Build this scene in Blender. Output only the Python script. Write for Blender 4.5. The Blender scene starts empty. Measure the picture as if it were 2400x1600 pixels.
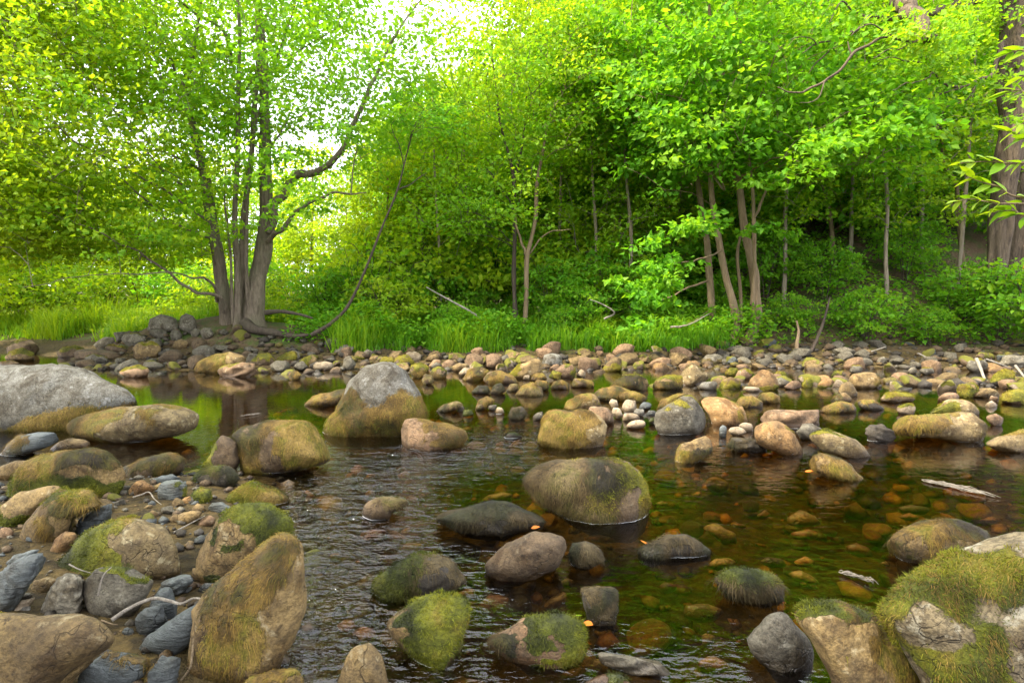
import bpy, bmesh, math, random
import numpy as np
from mathutils import Vector

# ------------------------------------------------------------------ camera, sky, sun, exposure
scene = bpy.context.scene
col = scene.collection
F, CX, CY, CAMZ = 1333.33, 1200.0, 800.0, 1.2          # 20 mm lens, horizon a little above the middle
PITCH = math.atan(80.0 / F)
cam = bpy.data.cameras.new('camera')
cam.lens, cam.sensor_width = 20.0, 36.0
cam.clip_start, cam.clip_end = 0.05, 2000.0
cam_ob = bpy.data.objects.new('camera', cam)
cam_ob.location = (0, 0, CAMZ)
cam_ob.rotation_euler = (math.pi / 2 - PITCH, 0, 0)
col.objects.link(cam_ob)
scene.camera = cam_ob

SUN_EL, SUN_AZ = math.radians(51), math.radians(-114)    # azimuth clockwise from the view direction
SUN = Vector((math.sin(SUN_AZ) * math.cos(SUN_EL), math.cos(SUN_AZ) * math.cos(SUN_EL), math.sin(SUN_EL)))
world = bpy.data.worlds.new('World')
scene.world = world
world.use_nodes = True
wn = world.node_tree
sky = wn.nodes.new('ShaderNodeTexSky')
sky.sky_type = 'NISHITA'
sky.sun_disc = False
sky.sun_elevation = SUN_EL
sky.sun_rotation = SUN_AZ
sky.air_density, sky.dust_density, sky.ozone_density = 1.0, 9.0, 0.6
bg = wn.nodes['Background']
bg.inputs['Strength'].default_value = 0.15
veil = wn.nodes.new('ShaderNodeMix'); veil.data_type = 'RGBA'   # thin bright cloud over the whole sky
veil.inputs[0].default_value = 0.65
veil.inputs[7].default_value = (12.6, 12.8, 13.8, 1)
wn.links.new(sky.outputs[0], veil.inputs[6])
wn.links.new(veil.outputs[2], bg.inputs[0])
sun = bpy.data.lights.new('sun', 'SUN')
sun.energy, sun.angle, sun.color = 5.0, math.radians(3.0), (1.0, 0.90, 0.72)
sun_ob = bpy.data.objects.new('sun', sun)
sun_ob.rotation_euler = SUN.to_track_quat('Z', 'Y').to_euler()
sun_ob.location = (-10, 5, 20)
col.objects.link(sun_ob)
vs = scene.view_settings
vs.view_transform, vs.look, vs.gamma, vs.use_curve_mapping = 'Standard', 'None', 1.0, False
vs.exposure = 1.48
cy = scene.cycles
cy.use_denoising = True
cy.max_bounces, cy.diffuse_bounces, cy.glossy_bounces, cy.transmission_bounces = 9, 6, 3, 5
cy.transparent_max_bounces = 12
cy.sample_clamp_indirect = 8.0
cy.caustics_reflective = cy.caustics_refractive = False

# ------------------------------------------------------------------ helpers
def vec(a): return np.asarray(a, dtype=np.float64)
RIGHT = vec((1, 0, 0))
FWD = vec((0, math.cos(PITCH), -math.sin(PITCH)))
UP = vec((0, math.sin(PITCH), math.cos(PITCH)))
CAM = vec((0, 0, CAMZ))
def direction(px, py): return RIGHT * ((px - CX) / F) + UP * (-(py - CY) / F) + FWD
def at(px, py, Y):                                       # the point seen at (px, py) that lies Y metres out
    d = direction(px, py)
    return CAM + d * (Y / d[1])
def project(P):
    q = P - CAM
    z = q @ FWD
    return CX + F * (q @ RIGHT) / z, CY - F * (q @ UP) / z

def _hash(ix, iy, iz, seed):
    h = (ix * 374761393 + iy * 668265263 + iz * 2147483647 + seed * 974711) & 0xFFFFFFFF
    h = ((h ^ (h >> 13)) * 1274126177) & 0xFFFFFFFF
    h = ((h ^ (h >> 16)) * 2246822519) & 0xFFFFFFFF
    return ((h ^ (h >> 15)) & 0xFFFFFF) / float(0xFFFFFF)
def noise3(P, seed=0):                                   # value noise, -1..1
    P = np.asarray(P, dtype=np.float64)
    f0 = np.floor(P); fr = P - f0
    fr = fr * fr * (3 - 2 * fr)
    i = f0.astype(np.int64)
    out = 0
    for dx in (0, 1):
        wx = fr[:, 0] if dx else 1 - fr[:, 0]
        for dy in (0, 1):
            wy = fr[:, 1] if dy else 1 - fr[:, 1]
            for dz in (0, 1):
                wz = fr[:, 2] if dz else 1 - fr[:, 2]
                out = out + wx * wy * wz * _hash(i[:, 0] + dx, i[:, 1] + dy, i[:, 2] + dz, seed)
    return out * 2 - 1
def fbm(P, seed=0, octv=3):
    P = np.asarray(P, dtype=np.float64)
    a, s, t = 1.0, 0, 0
    for o in range(octv):
        s = s + a * noise3(P * (2.03 ** o) + 17.3 * o, seed + o); t += a; a *= 0.5
    return s / t
def unit(v): return v / np.maximum(np.linalg.norm(v, axis=-1, keepdims=True), 1e-9)
def smooth(x): x = np.clip(x, 0, 1); return x * x * (3 - 2 * x)

def mesh_from(name, verts, tris=None, quads=None, mat=None, shade=True):
    verts = np.asarray(verts, dtype=np.float32)
    me = bpy.data.meshes.new(name)
    parts, counts = [], []
    if quads is not None and len(quads):
        parts.append(np.asarray(quads, dtype=np.int32).ravel()); counts.append(np.full(len(quads), 4, np.int32))
    if tris is not None and len(tris):
        parts.append(np.asarray(tris, dtype=np.int32).ravel()); counts.append(np.full(len(tris), 3, np.int32))
    loops = np.concatenate(parts); counts = np.concatenate(counts)
    me.vertices.add(len(verts)); me.vertices.foreach_set('co', verts.ravel())
    me.loops.add(len(loops)); me.loops.foreach_set('vertex_index', loops)
    starts = np.concatenate(([0], np.cumsum(counts)[:-1])).astype(np.int32)
    me.polygons.add(len(counts)); me.polygons.foreach_set('loop_start', starts)
    me.polygons.foreach_set('loop_total', counts)
    me.update(calc_edges=True)
    me.polygons.foreach_set('use_smooth', np.full(len(counts), bool(shade)))
    if mat: me.materials.append(mat)
    return me
def add_attr(me, name, typ, dom, data):
    a = me.attributes.new(name, typ, dom)
    key = 'color' if 'COLOR' in typ else 'value'
    a.data.foreach_set(key, np.asarray(data, dtype=np.float32).ravel())
def link(name, data, parent=None, loc=(0, 0, 0)):
    o = bpy.data.objects.new(name, data)
    col.objects.link(o)
    o.location = loc
    if parent is not None: o.parent = parent
    return o
def tag(o, label, cat=None, group=None, kind=None):
    o['label'] = label
    if cat: o['category'] = cat
    if group: o['group'] = group
    if kind: o['kind'] = kind
    return o
def copy_tree(o, parent=None):
    c = o.copy(); col.objects.link(c); c.parent = parent
    for ch in o.children: copy_tree(ch, c)
    return c

class Tubes:
    def __init__(self): self.v, self.q, self.t, self.n = [], [], [], 0
    def add(self, pts, rad, k=6, wob=0.0, seed=0, wf=(6, 6, 2.0)):
        pts = vec(pts); rad = vec(rad); n = len(pts)
        tan = np.gradient(pts, axis=0); tan = unit(tan)
        ref = vec((0, 1, 0)) if abs(tan[0][1]) < 0.9 else vec((1, 0, 0))
        rings = []
        a = np.arange(k) * 2 * math.pi / k
        for i in range(n):
            s = unit(np.cross(tan[i], ref)); u = np.cross(s, tan[i])
            ref = -np.cross(tan[i], s)
            ring = pts[i] + rad[i] * (np.cos(a)[:, None] * s + np.sin(a)[:, None] * u)
            rings.append(ring)
        V = np.concatenate(rings)
        if wob:
            c = np.repeat(pts, k, axis=0)
            V = c + (V - c) * (1 + wob * noise3(V * np.array(wf), seed))[:, None]
        idx = np.arange(n * k).reshape(n, k)
        A, B = idx[:-1], idx[1:]
        q = np.stack([A, np.roll(A, -1, 1), np.roll(B, -1, 1), B], -1).reshape(-1, 4)
        self.v.append(V); self.q.append(q + self.n); self.n += len(V)
        cap = len(V)
        self.v.append(pts[-1:] + tan[-1:] * rad[-1] * 0.5)
        last = idx[-1]
        self.t.append(np.stack([last, np.roll(last, -1), np.full(k, cap)], -1) + self.n - cap)
        self.n += 1
    def mesh(self, name, mat, origin=(0, 0, 0)):
        return mesh_from(name, np.concatenate(self.v) - vec(origin), np.concatenate(self.t), np.concatenate(self.q), mat)
def resample(pts, vals, n):                              # smooth curve through traced points
    pts = vec(pts); vals = vec(vals)
    if len(pts) > 2:
        P = np.vstack([2 * pts[0] - pts[1], pts, 2 * pts[-1] - pts[-2]])
        V = np.concatenate([[vals[0]], vals, [vals[-1]]])
        ts = np.linspace(0, len(pts) - 1 - 1e-6, n)
        i = ts.astype(int); t = (ts - i)[:, None]
        a, b, c, d = P[i], P[i + 1], P[i + 2], P[i + 3]
        out = 0.5 * ((2 * b) + (c - a) * t + (2 * a - 5 * b + 4 * c - d) * t * t + (3 * b - a - 3 * c + d) * t ** 3)
        return out, np.interp(ts, np.arange(len(vals)), vals)
    ts = np.linspace(0, 1, n)
    return pts[0] + (pts[1] - pts[0]) * ts[:, None], vals[0] + (vals[1] - vals[0]) * ts

# ------------------------------------------------------------------ materials
class NT:
    def __init__(self, name):
        self.m = bpy.data.materials.new(name); self.m.use_nodes = True
        self.t = self.m.node_tree; self.t.nodes.clear()
        self.out = self.t.nodes.new('ShaderNodeOutputMaterial')
    def n(self, typ, inp=None, **kw):
        nd = self.t.nodes.new('ShaderNode' + typ)
        for k, v in kw.items(): setattr(nd, k, v)
        for k, v in (inp or {}).items():
            s = nd.inputs[k]
            if hasattr(v, 'is_output') or isinstance(v, bpy.types.NodeSocket): self.t.links.new(v, s)
            else: s.default_value = v
        return nd
    def mix(self, fac, a, b, blend='MIX'):
        nd = self.t.nodes.new('ShaderNodeMix'); nd.data_type = 'RGBA'; nd.blend_type = blend
        for s, v in ((nd.inputs[0], fac), (nd.inputs[6], a), (nd.inputs[7], b)):
            if isinstance(v, bpy.types.NodeSocket): self.t.links.new(v, s)
            else: s.default_value = v if not isinstance(v, tuple) or len(v) == 4 else (*v, 1)
        return nd.outputs[2]
    def ramp(self, fac, stops):
        nd = self.t.nodes.new('ShaderNodeValToRGB'); self.t.links.new(fac, nd.inputs[0])
        el = nd.color_ramp.elements
        while len(el) < len(stops): el.new(0.5)
        for e, (p, c) in zip(el, stops): e.position = p; e.color = (*c, 1) if len(c) == 3 else c
        return nd.outputs[0]
    def math(self, op, a, b=0.0, c=None):
        nd = self.t.nodes.new('ShaderNodeMath'); nd.operation = op
        for s, v in zip(nd.inputs, (a, b, c)):
            if v is None: continue
            if isinstance(v, bpy.types.NodeSocket): self.t.links.new(v, s)
            else: s.default_value = v
        return nd.outputs[0]
    def noise(self, vecs, scale, detail=4, rough=0.6, dist=0.0):
        return self.n('TexNoise', {'Vector': vecs, 'Scale': scale, 'Detail': detail, 'Roughness': rough, 'Distortion': dist}).outputs[0]
    def surf(self, s): self.t.links.new(s, self.out.inputs[0]); return self.m
def gmul(c, k): return tuple(x * k for x in c)

def rock_material(name, c1, c2, c3, speck=0.3, lichen=0.0, lichen_col=(.5, .5, .45), streak=False, rough=0.85):
    N = NT(name)
    tc = N.n('TexCoord').outputs['Object']
    info = N.n('ObjectInfo')
    off = N.n('VectorMath', {0: tc, 1: N.n('CombineXYZ', {0: N.math('MULTIPLY', info.outputs['Random'], 31.0), 1: N.math('MULTIPLY', info.outputs['Random'], 17.0)}).outputs[0]}, operation='ADD').outputs[0]
    v = off
    if streak:
        mp = N.n('Mapping', {'Vector': off, 'Rotation': (0.4, 0.5, 0.3), 'Scale': (1.0, 1.0, 6.0)})
        v = mp.outputs[0]
    big = N.noise(v, 3.0, 5, 0.6, 0.4)
    mid = N.noise(v, 14.0, 5, 0.65)
    fine = N.noise(off, 90.0, 3, 0.7)
    c = N.mix(N.ramp(big, [(0.35, (0, 0, 0)), (0.62, (1, 1, 1))]), c1, c2)
    c = N.mix(N.ramp(mid, [(0.42, (0, 0, 0)), (0.66, (1, 1, 1))]), c, c3)
    c = N.mix(N.math('MULTIPLY', N.ramp(fine, [(0.42, (1, 1, 1)), (0.55, (0, 0, 0))]), speck), c, gmul(c3, 0.45))
    if lichen:
        vor = N.n('TexVoronoi', {'Vector': off, 'Scale': 26.0}).outputs['Distance']
        lm = N.math('ADD', N.noise(off, 9.0, 6, 0.75), N.math('MULTIPLY', vor, -0.18))
        t = 0.62 - 0.22 * lichen
        c = N.mix(N.ramp(lm, [(t - 0.03, (0, 0, 0)), (t + 0.05, (.9, .9, .9))]), c, N.mix(fine, lichen_col, gmul(lichen_col, 0.7)))
        dk = N.noise(off, 22.0, 4, 0.7, 0.3)
        c = N.mix(N.ramp(dk, [(0.60, (0, 0, 0)), (0.68, (.75, .75, .75))]), c, gmul(c3, 0.35))
    stain = N.ramp(N.noise(off, 5.5, 7, 0.72, 0.8), [(0.47, (0, 0, 0)), (0.62, (.92, .92, .92))])
    c = N.mix(stain, c, N.mix(1.0, c, (.40, .34, .25), 'MULTIPLY'))
    tint = N.math('ADD', N.math('MULTIPLY', info.outputs['Random'], 0.5), 0.72)
    c = N.mix(1.0, c, N.n('CombineColor', {0: tint, 1: tint, 2: tint}).outputs[0], 'MULTIPLY')
    # wet rim just above and below the water (the river wets the stone)
    pos = N.n('NewGeometry').outputs['Position']
    zz = N.n('SeparateXYZ', {0: pos}).outputs[2]
    wz = N.math('ADD', zz, N.math('MULTIPLY', N.math('SUBTRACT', mid, 0.5), 0.12))
    wet = N.n('MapRange', {0: wz, 1: 0.07, 2: 0.025, 3: 0.0, 4: 1.0}).outputs[0]
    c = N.mix(N.math('MULTIPLY', wet, 0.85), c, N.mix(1.0, c, (.38, .33, .28), 'MULTIPLY'))
    moss = N.n('Attribute', attribute_name='moss').outputs['Fac']
    mcol = N.n('Attribute', attribute_name='mosscol').outputs['Color']
    mm = N.ramp(N.math('ADD', moss, N.math('MULTIPLY', N.math('SUBTRACT', N.noise(off, 40.0, 5, 0.75), 0.5), 0.9)), [(0.42, (0, 0, 0)), (0.6, (1, 1, 1))])
    c = N.mix(mm, c, N.mix(1.0, mcol, N.ramp(N.noise(off, 70.0, 4, 0.7), [(.3, (.35, .35, .35)), (.7, (1.2, 1.2, 1.2))]), 'MULTIPLY'))
    wv = N.n('VectorMath', {0: off, 1: N.n('TexNoise', {'Vector': off, 'Scale': 5.0, 'Detail': 3.0}).outputs['Color']}, operation='ADD').outputs[0]
    ck = N.n('TexVoronoi', {'Vector': wv, 'Scale': 4.0}, feature='DISTANCE_TO_EDGE').outputs['Distance']
    ck = N.ramp(ck, [(0.0, (0, 0, 0)), (0.022, (1, 1, 1))])
    ckm = N.ramp(N.noise(off, 2.5, 2, .5), [(.5, (1, 1, 1)), (.6, (0, 0, 0))])
    ck = N.math('MAXIMUM', ck, ckm)
    c = N.mix(N.math('MULTIPLY', N.math('SUBTRACT', 1.0, ck), .35), c, N.mix(1.0, c, (.3, .27, .24), 'MULTIPLY'))
    h = N.math('ADD', N.math('MULTIPLY', mid, 0.6), N.math('ADD', N.math('MULTIPLY', fine, 0.18), N.math('MULTIPLY', ck, .35)))
    h = N.math('ADD', h, N.math('MULTIPLY', mm, 0.25))
    bp = N.n('Bump', {'Strength': 0.8, 'Distance': 0.035, 'Height': h})
    ro = N.math('SUBTRACT', rough, N.math('MULTIPLY', wet, 0.5))
    p = N.n('BsdfPrincipled', {'Base Color': c, 'Roughness': ro, 'Normal': bp.outputs[0], 'Specular IOR Level': 0.35})
    return N.surf(p.outputs[0])

ROCK = {
    'granite': rock_material('granite', (0.176, 0.172, 0.150), (0.133, 0.125, 0.103), (0.082, 0.073, 0.053), .6, .42, (0.241, 0.241, 0.224)),
    'lichen': rock_material('lichen_stone', (0.249, 0.184, 0.082), (0.184, 0.135, 0.061), (0.100, 0.072, 0.036), .4, .55, (0.399, 0.339, 0.195)),
    'tan': rock_material('tan_stone', (0.234, 0.160, 0.061), (0.174, 0.117, 0.046), (0.095, 0.064, 0.028), .45, .42, (0.329, 0.264, 0.145)),
    'pink': rock_material('pink_stone', (0.249, 0.152, 0.082), (0.189, 0.119, 0.066), (0.119, 0.080, 0.045), .4, .35, (0.349, 0.269, 0.165)),
    'orange': rock_material('orange_stone', (0.289, 0.165, 0.058), (0.219, 0.130, 0.050), (0.145, 0.089, 0.038), .35, .32, (0.379, 0.280, 0.150)),
    'cream': rock_material('cream_lichen_stone', (.22, .175, .095), (.16, .125, .07), (.085, .065, .036), .6, .75, (.36, .33, .235)),
    'slate': rock_material('blue_slate', (0.103, 0.116, 0.112), (0.073, 0.083, 0.082), (0.052, 0.058, 0.056), .25, 0, streak=True, rough=.6),
    'grey': rock_material('grey_stone', (0.163, 0.146, 0.107), (0.120, 0.107, 0.077), (0.065, 0.057, 0.040), .45, .42, (0.249, 0.232, 0.181)),
    'brown': rock_material('brown_stone', (0.146, 0.099, 0.052), (0.107, 0.073, 0.039), (0.065, 0.045, 0.026), .35, .2, (0.232, 0.189, 0.120)),
    'dark': rock_material('dark_stone', (0.077, 0.065, 0.047), (0.056, 0.047, 0.034), (0.034, 0.029, 0.022), .3, .2, (0.163, 0.138, 0.095)),
    'amber': rock_material('amber_stone', (.62, .40, .13), (.50, .32, .10), (.36, .24, .08), .35, .1, (.6, .5, .3)),
    'rust': rock_material('rust_stone', (.62, .28, .07), (.50, .23, .06), (.34, .17, .06), .35, .1, (.6, .4, .25)),
    'mossy': rock_material('mossy_stone', (.13, .12, .014), (.19, .155, .016), (.10, .075, .03), .3, .1, (.30, .24, .13)),
    'pale': rock_material('pale_stone', (0.309, 0.249, 0.163), (0.249, 0.198, 0.129), (0.181, 0.141, 0.095), .25, .25, (0.377, 0.326, 0.240)),
}
def moss_material(name, translucency=0.25):
    N = NT(name)
    c = N.n('Attribute', attribute_name='Col').outputs['Color']
    d = N.n('BsdfPrincipled', {'Base Color': c, 'Roughness': 0.75, 'Specular IOR Level': 0.25})
    t = N.n('BsdfTranslucent', {'Color': c})
    return N.surf(N.n('MixShader', {0: translucency, 1: d.outputs[0], 2: t.outputs[0]}).outputs[0])
MOSS = moss_material('river_moss')

def leaf_material(name, stops, trans=0.5, sat=1.25):
    N = NT(name)
    t = N.n('Attribute', attribute_name='tint').outputs['Fac']
    c = N.ramp(t, stops)
    tc = N.mix(1.0, c, (1.5, 1.3, 0.6), 'MULTIPLY')
    d = N.n('BsdfPrincipled', {'Base Color': c, 'Roughness': 0.55, 'Specular IOR Level': 0.3})
    tr = N.n('BsdfTranslucent', {'Color': tc})
    return N.surf(N.n('MixShader', {0: trans, 1: d.outputs[0], 2: tr.outputs[0]}).outputs[0])
LEAF = {
    'maple': leaf_material('maple_leaf', [(0, (.08, .24, .010)), (.5, (.17, .37, .014)), (1, (.34, .46, .018))], .6),
    'wood': leaf_material('woodland_leaf', [(0, (.05, .19, .010)), (.5, (.12, .33, .014)), (1, (.26, .43, .018))], .6),
    'near': leaf_material('sapling_leaf', [(0, (.12, .29, .008)), (1, (.26, .40, .012))]),
    'grass': leaf_material('grass_blade', [(0, (.05, .17, .010)), (.5, (.12, .30, .012)), (1, (.28, .41, .016))]),
    'autumn': leaf_material('autumn_leaf', [(0, (.55, .16, .02)), (1, (.6, .35, .03))], .3),
}
def bark_material(name, c1, c2, c3, scale=9.0):
    N = NT(name)
    tc = N.n('TexCoord').outputs['Object']
    mp = N.n('Mapping', {'Vector': tc, 'Scale': (1, 1, 0.16)}).outputs[0]
    a = N.noise(mp, scale * 2.2, 6, 0.7, 0.6)
    b = N.noise(tc, 1.6, 4, 0.6)
    f = N.noise(tc, 45.0, 3, 0.6)
    c = N.mix(N.ramp(a, [(.36, (0, 0, 0)), (.62, (1, 1, 1))]), c1, c2)
    c = N.mix(N.ramp(b, [(.45, (0, 0, 0)), (.68, (.8, .8, .8))]), c, c3)
    c = N.mix(N.math('MULTIPLY', f, 0.5), c, gmul(c1, 0.6))
    bp = N.n('Bump', {'Strength': 0.9, 'Distance': 0.06, 'Height': a})
    return N.surf(N.n('BsdfPrincipled', {'Base Color': c, 'Roughness': .9, 'Normal': bp.outputs[0], 'Specular IOR Level': .2}).outputs[0])
BARK = {
    'maple': bark_material('maple_bark', (.11, .085, .06), (.26, .21, .155), (.17, .165, .10)),
    'slim': bark_material('slim_bark', (.15, .105, .06), (.30, .22, .135), (.21, .165, .10), 5.0),
    'old': bark_material('old_bark', (.045, .034, .026), (.20, .15, .10), (.12, .09, .06), 7.0),
    'dead': bark_material('dead_wood', (.22, .19, .15), (.40, .36, .30), (.28, .25, .20), 12.0),
    'pole': bark_material('pole_bark', (.20, .16, .11), (.34, .29, .22), (.26, .22, .16), 5.0),
    'dark': bark_material('dark_bark', (.05, .04, .03), (.12, .09, .07), (.08, .07, .045)),
}

# ------------------------------------------------------------------ the lie of the land
def bank_line(x): return np.interp(x, [-30, -14, -10.6, -9.2, -6.8, -4, 0, 3, 6, 9, 14, 30], [19, 16.5, 15.0, 13.0, 12.3, 12.1, 12.3, 12.8, 12.8, 12.4, 11.8, 11])
def ground(x, y):
    x = np.asarray(x, dtype=np.float64); y = np.asarray(y, dtype=np.float64)
    s = y - bank_line(x)
    z = np.interp(s, [-7, -3.2, -1.7, -0.4, 0.5, 2.0, 5.0, 15, 60, 300], [-.36, -.26, -.05, .13, .33, .55, .70, .9, 2.2, 12])
    z = z + 0.30 * np.exp(-(((x + 5.7) / 1.3) ** 2 + ((y - 13.3) / 1.2) ** 2))
    z = z + 0.46 * np.exp(-(((x + 7.6) / 1.5) ** 4 + ((y - 13.7) / 1.0) ** 2))
    k = smooth((x - 2.5) / 7.0)
    z = z + k * 0.62 * np.clip(s - 0.8, 0, 28)
    bar = np.exp(-(((x - 3.2) / 2.4) ** 2 + ((y - 8.3 - 0.12 * x) / 0.9) ** 2)) + np.exp(-(((x - 7.5) / 3.0) ** 2 + ((y - 8.6) / 1.5) ** 2))
    z = np.where(s < 0, np.maximum(z, -0.36 + 0.33 * np.clip(bar, 0, 1)), z)
    f = np.minimum((-0.72 - 0.42 * (y - 2.0)) - x, 4.25 - y)
    z = np.where(s < -5, np.maximum(z, np.interp(f, [-0.7, -0.1, 0.5, 3], [-.4, -.07, .035, .12])), z)
    P = np.stack([x, y, 0 * x], -1).reshape(-1, 3)
    n = fbm(P * 1.3, 5, 3).reshape(x.shape)
    m = fbm(P * 0.35, 9, 2).reshape(x.shape)
    return z + 0.05 * n * np.where(s > 0, 1.6, 0.8) + 0.12 * m * (s > 1)

def ground_sheet():
    xs = np.unique(np.concatenate([np.linspace(-600, -40, 12), np.linspace(-40, -12, 40), np.linspace(-12, 14, 210), np.linspace(14, 45, 40), np.linspace(45, 600, 12)]))
    ys = np.unique(np.concatenate([np.linspace(-60, -4, 10), np.linspace(-4, 1, 12), np.linspace(1, 17, 170), np.linspace(17, 60, 50), np.linspace(60, 900, 14)]))
    X, Y = np.meshgrid(xs, ys)
    Z = ground(X.ravel(), Y.ravel()).reshape(X.shape)
    idx = np.arange(X.size).reshape(X.shape)
    q = np.stack([idx[:-1, :-1], idx[:-1, 1:], idx[1:, 1:], idx[1:, :-1]], -1).reshape(-1, 4)
    N = NT('ground_soil')
    pos = N.n('NewGeometry').outputs['Position']
    a = N.noise(pos, 2.2, 6, .65); b = N.noise(pos, 14, 5, .7); f = N.noise(pos, 60, 3, .7)
    bed = N.mix(a, (.045, .034, .013), (.10, .072, .026)); bed = N.mix(N.ramp(b, [(.4, (0, 0, 0)), (.65, (1, 1, 1))]), bed, (.020, .015, .007))
    soil = N.mix(b, (.055, .035, .02), (.15, .10, .06)); soil = N.mix(N.ramp(a, [(.45, (0, 0, 0)), (.6, (.9, .9, .9))]), soil, (.05, .085, .015))
    z = N.n('SeparateXYZ', {0: pos}).outputs[2]
    lm = N.n('MapRange', {0: N.math('ADD', z, N.math('MULTIPLY', a, .2)), 1: .28, 2: .5}).outputs[0]
    vor = N.n('TexVoronoi', {'Vector': pos, 'Scale': 13.0, 'Randomness': 1.0})
    bed = N.mix(.5, bed, N.mix(1.0, bed, N.ramp(N.n('SeparateColor', {0: vor.outputs['Color']}).outputs[0], [(0, (.3, .3, .3)), (1, (1.8, 1.6, 1.3))]), 'MULTIPLY'))
    c = N.mix(lm, bed, soil)
    h = N.math('ADD', N.math('MULTIPLY', vor.outputs['Distance'], -.8), N.math('ADD', b, N.math('MULTIPLY', f, .4)))
    bp = N.n('Bump', {'Strength': .8, 'Distance': .05, 'Height': h})
    m = N.surf(N.n('BsdfPrincipled', {'Base Color': c, 'Roughness': .9, 'Normal': bp.outputs[0], 'Specular IOR Level': .2}).outputs[0])
    o = link('ground', mesh_from('ground', np.stack([X.ravel(), Y.ravel(), Z.ravel()], -1), None, q, m))
    o['kind'] = 'structure'
    tag(o, 'stony stream bed and earth banks rising to the wood')
ground_sheet()

def river():
    xs = np.unique(np.round(np.concatenate([np.linspace(-40, -9, 20), np.linspace(-9, 10, 150), np.linspace(10, 40, 20)]), 4))
    ys = np.unique(np.round(np.concatenate([np.linspace(-12, 0.8, 10), np.linspace(0.8, 12, 120), np.linspace(12, 18.5, 8)]), 4))
    X, Y = np.meshgrid(xs, ys)
    idx = np.arange(X.size).reshape(X.shape); M = X.size
    q = np.stack([idx[:-1, :-1], idx[:-1, 1:], idx[1:, 1:], idx[1:, :-1]], -1).reshape(-1, 4)
    V = np.concatenate([np.stack([X.ravel(), Y.ravel(), 0 * X.ravel()], -1), np.stack([X.ravel(), Y.ravel(), 0 * X.ravel() - 1.6], -1)])
    qs = [q, q[:, ::-1] + M]
    for e in (idx[0, :], idx[:, -1], idx[-1, ::-1], idx[::-1, 0]):
        qs.append(np.stack([e[:-1], e[:-1] + M, e[1:] + M, e[1:]], -1))
    def blob(cx, cy, rx, ry, rot=0.0):
        c, s = math.cos(rot), math.sin(rot)
        u = (X - cx) * c + (Y - cy) * s; v = -(X - cx) * s + (Y - cy) * c
        return np.exp(-((u / rx) ** 2 + (v / ry) ** 2))
    rip = 0.035 + 0.035 * smooth((6.0 - Y) / 2.5)
    rip = rip + 1.9 * blob(-1.0, 3.2, .42, 1.0, .12) + 1.8 * blob(-.72, 2.25, .40, .55) + 1.3 * blob(-.25, 1.8, .5, .2)
    rip = rip + 1.2 * blob(-.35, 4.9, .9, .5, .5) + .3 * blob(.1, 4.2, 1.5, .4) + .05 * blob(1.0, 3.0, 1.0, 1.2) + .45 * blob(.7, 1.85, .25, .2)
    rip = rip * (1 - .8 * smooth((Y - 5.0) / 1.2) * smooth((0.0 - X) / .8))
    rip = np.clip(rip, .02, 2.0)
    N = NT('river_water')
    pos = N.n('NewGeometry').outputs['Position']
    flow = N.n('Mapping', {'Vector': pos, 'Rotation': (0, 0, .45), 'Scale': (1.0, 1.9, 1.0)}).outputs[0]
    a = N.noise(flow, 5.5, 2, .5, .8); b = N.noise(flow, 15.0, 2, .5, .9); c = N.noise(flow, 44.0, 2, .5, .3)
    h = N.math('ADD', N.math('MULTIPLY', a, .9), N.math('ADD', N.math('MULTIPLY', b, .30), N.math('MULTIPLY', c, .05)))
    r = N.n('Attribute', attribute_name='ripple').outputs['Fac']
    h = N.math('MULTIPLY', h, r)
    bp = N.n('Bump', {'Strength': 1.0, 'Distance': 0.055, 'Height': h}).outputs[0]
    fr = N.n('Fresnel', {'IOR': 1.52, 'Normal': bp}).outputs[0]
    gl = N.n('BsdfGlossy', {'Roughness': .03, 'Normal': bp, 'Color': (1, 1, 1, 1)})
    tr = N.n('BsdfTransparent', {'Color': (.93, .89, .78, 1)})
    m = N.surf(N.n('MixShader', {0: fr, 1: tr.outputs[0], 2: gl.outputs[0]}).outputs[0])
    va = N.n('VolumeAbsorption', {'Color': (.70, .58, .08, 1), 'Density': 2.5})
    N.t.links.new(va.outputs[0], N.out.inputs['Volume'])
    me = mesh_from('river_water', V, None, np.concatenate(qs), m)
    add_attr(me, 'ripple', 'FLOAT', 'POINT', np.concatenate([rip.ravel(), rip.ravel()]))
    o = link('river_water', me)
    o['kind'] = 'structure'
    tag(o, 'shallow tea brown river running between the stones')
river()
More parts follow.
